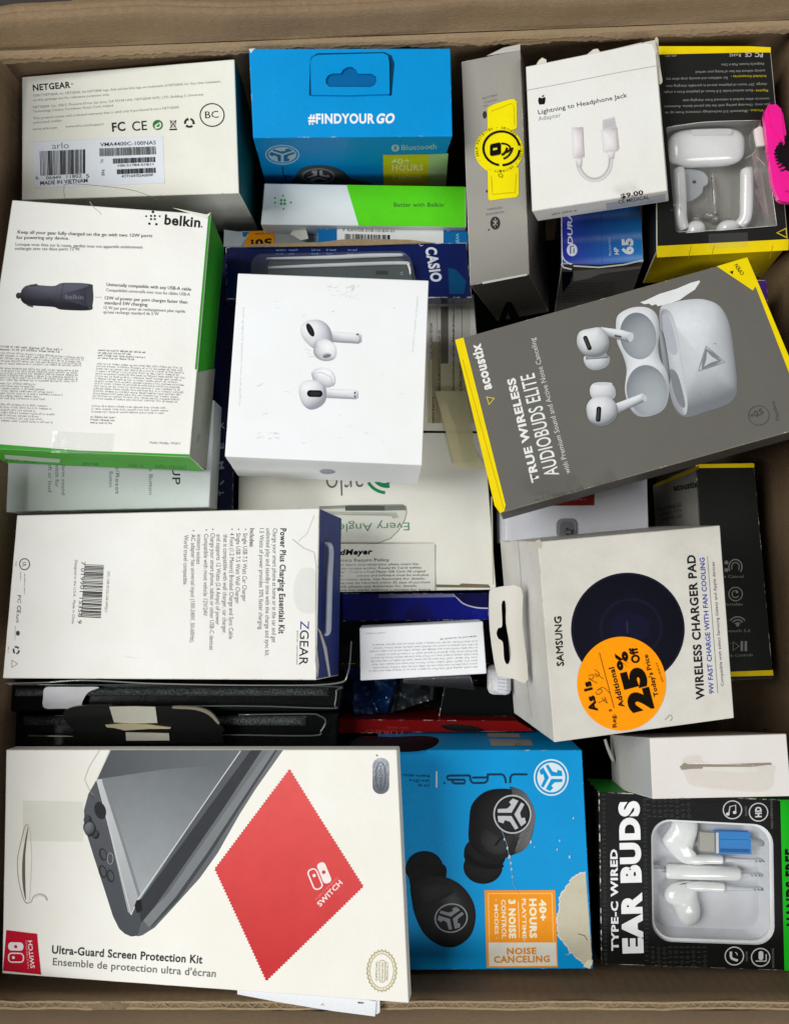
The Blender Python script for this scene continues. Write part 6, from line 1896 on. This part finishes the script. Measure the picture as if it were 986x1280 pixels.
# tray (left)
p.blob([(484, 200), (492, 170), (530, 150), (575, 150), (602, 172), (610, 215), (606, 260), (612, 300), (632, 340), (638, 390), (625, 440), (590, 462), (550, 464), (525, 440), (510, 390), (515, 330), (505, 290), (488, 250)], K(160, 163, 168), K(232, 234, 236), L=(-.3, -.5, .9))
p.blob(ell(548, 232, 52, 68, n=26, rot=-10), K(120, 126, 132), K(160, 166, 171), L=(.3, .4, .8)); p.blob(ell(573, 388, 58, 72, n=26, rot=-8), K(128, 134, 140), K(168, 174, 178), L=(.3, .4, .8))
# buds
p.blob([(440, 206), (500, 214), (534, 224), (534, 244), (520, 250), (450, 232)], lo, hi, sm=False, L=(-.1, -.6, .75)); p.fill(ell(527, 236, 8, 13, rot=12), K(196, 199, 202)); p.fill([(480, 228), (500, 232), (500, 238), (480, 234)], K(86))
p.blob([(392, 292), (420, 285), (462, 290), (466, 308), (452, 324), (420, 331), (398, 318)], K(150, 153, 158), K(216, 218, 221)); p.blob([(395, 278), (456, 280), (464, 296), (398, 300)], K(110, 113, 118), K(190, 192, 196), sm=False)
p.blob([(372, 236), (382, 218), (410, 210), (440, 208), (462, 232), (466, 262), (450, 286), (420, 293), (392, 286), (374, 262)], lo, hi, L=(-.3, -.5, .85)); p.fill(rot_rr(402, 252, 13, 44, 6, -22), K(20)); p.fill(rot_rr(401, 251, 6, 34, 3, -22), K(64))
p.blob([(470, 432), (560, 398), (571, 404), (572, 418), (480, 462)], lo, hi, sm=False, L=(-.1, -.6, .75)); p.fill(ell(566, 411, 7, 11, rot=-20), K(190, 193, 196))
p.blob([(412, 376), (430, 366), (466, 368), (482, 384), (482, 408), (462, 420), (425, 418), (410, 400)], K(160, 163, 168), K(226, 228, 230)); p.fill(ell(446, 370, 28, 5), K(200, 203, 206))
p.blob([(401, 430), (420, 410), (460, 408), (486, 430), (488, 462), (468, 486), (438, 493), (410, 480), (400, 455)], lo, hi, L=(-.3, -.5, .85)); p.fill(rot_rr(434, 458, 14, 44, 6, 4), K(20)); p.fill(rot_rr(433, 458, 6, 34, 3, 4), K(64))
p.done()
p = Print(Yb.root, f, 'torn_patch', ZF)
p.fill([(554, 134), (568, 130), (610, 110), (660, 95), (700, 78), (726, 71), (727, 76), (712, 98), (690, 112), (668, 128), (640, 138), (622, 142), (605, 146), (600, 140), (588, 144), (580, 138), (566, 140)], K(226, 227, 228)); p.done()
p = Print(Yb.root, f, 'battery_badge', ZF)
p.ring(897, 462, 30, 28, 1.6, K(74, 72, 68)); p.text('25', (888, 466), (912, 456), 16, K(74, 72, 68), bold=.02); p.text('HRS', (872, 468), (888, 462), 8, K(74, 72, 68)); p.text('Playtime', (958, 474), (942, 420), 11, K(84, 82, 78)); p.done()
p = Print(Yb.root, Yb.f['front'], 'side_print', ZX)
p.text('AUDIOBUDS ELITE', (355, 222), (560, 176), 14, K(110, 106, 98), bold=.03); p.text('Active Noise Canceling', (570, 175), (695, 130), 8, K(100, 96, 88)); p.done()

# small white twist tie and debris in the gap by the hangtab box
tt = thing('twist_tie', 'short white twist tie sticking up in the dark gap above wired ear bud box', 'tie', W(758, 935, .26))
tf = Face([W(730, 900, .262), W(800, 900, .262), W(800, 960, .256), W(730, 960, .256)])
tube(tt, 'tie', tf, [(515, 280, .002, 8), (525, 320, .004, 9), (545, 370, .006, 10), (556, 392, .005, 9)], plain('white_vinyl', (196, 194, 186), .5), Zoom(640, 860, 4.482))
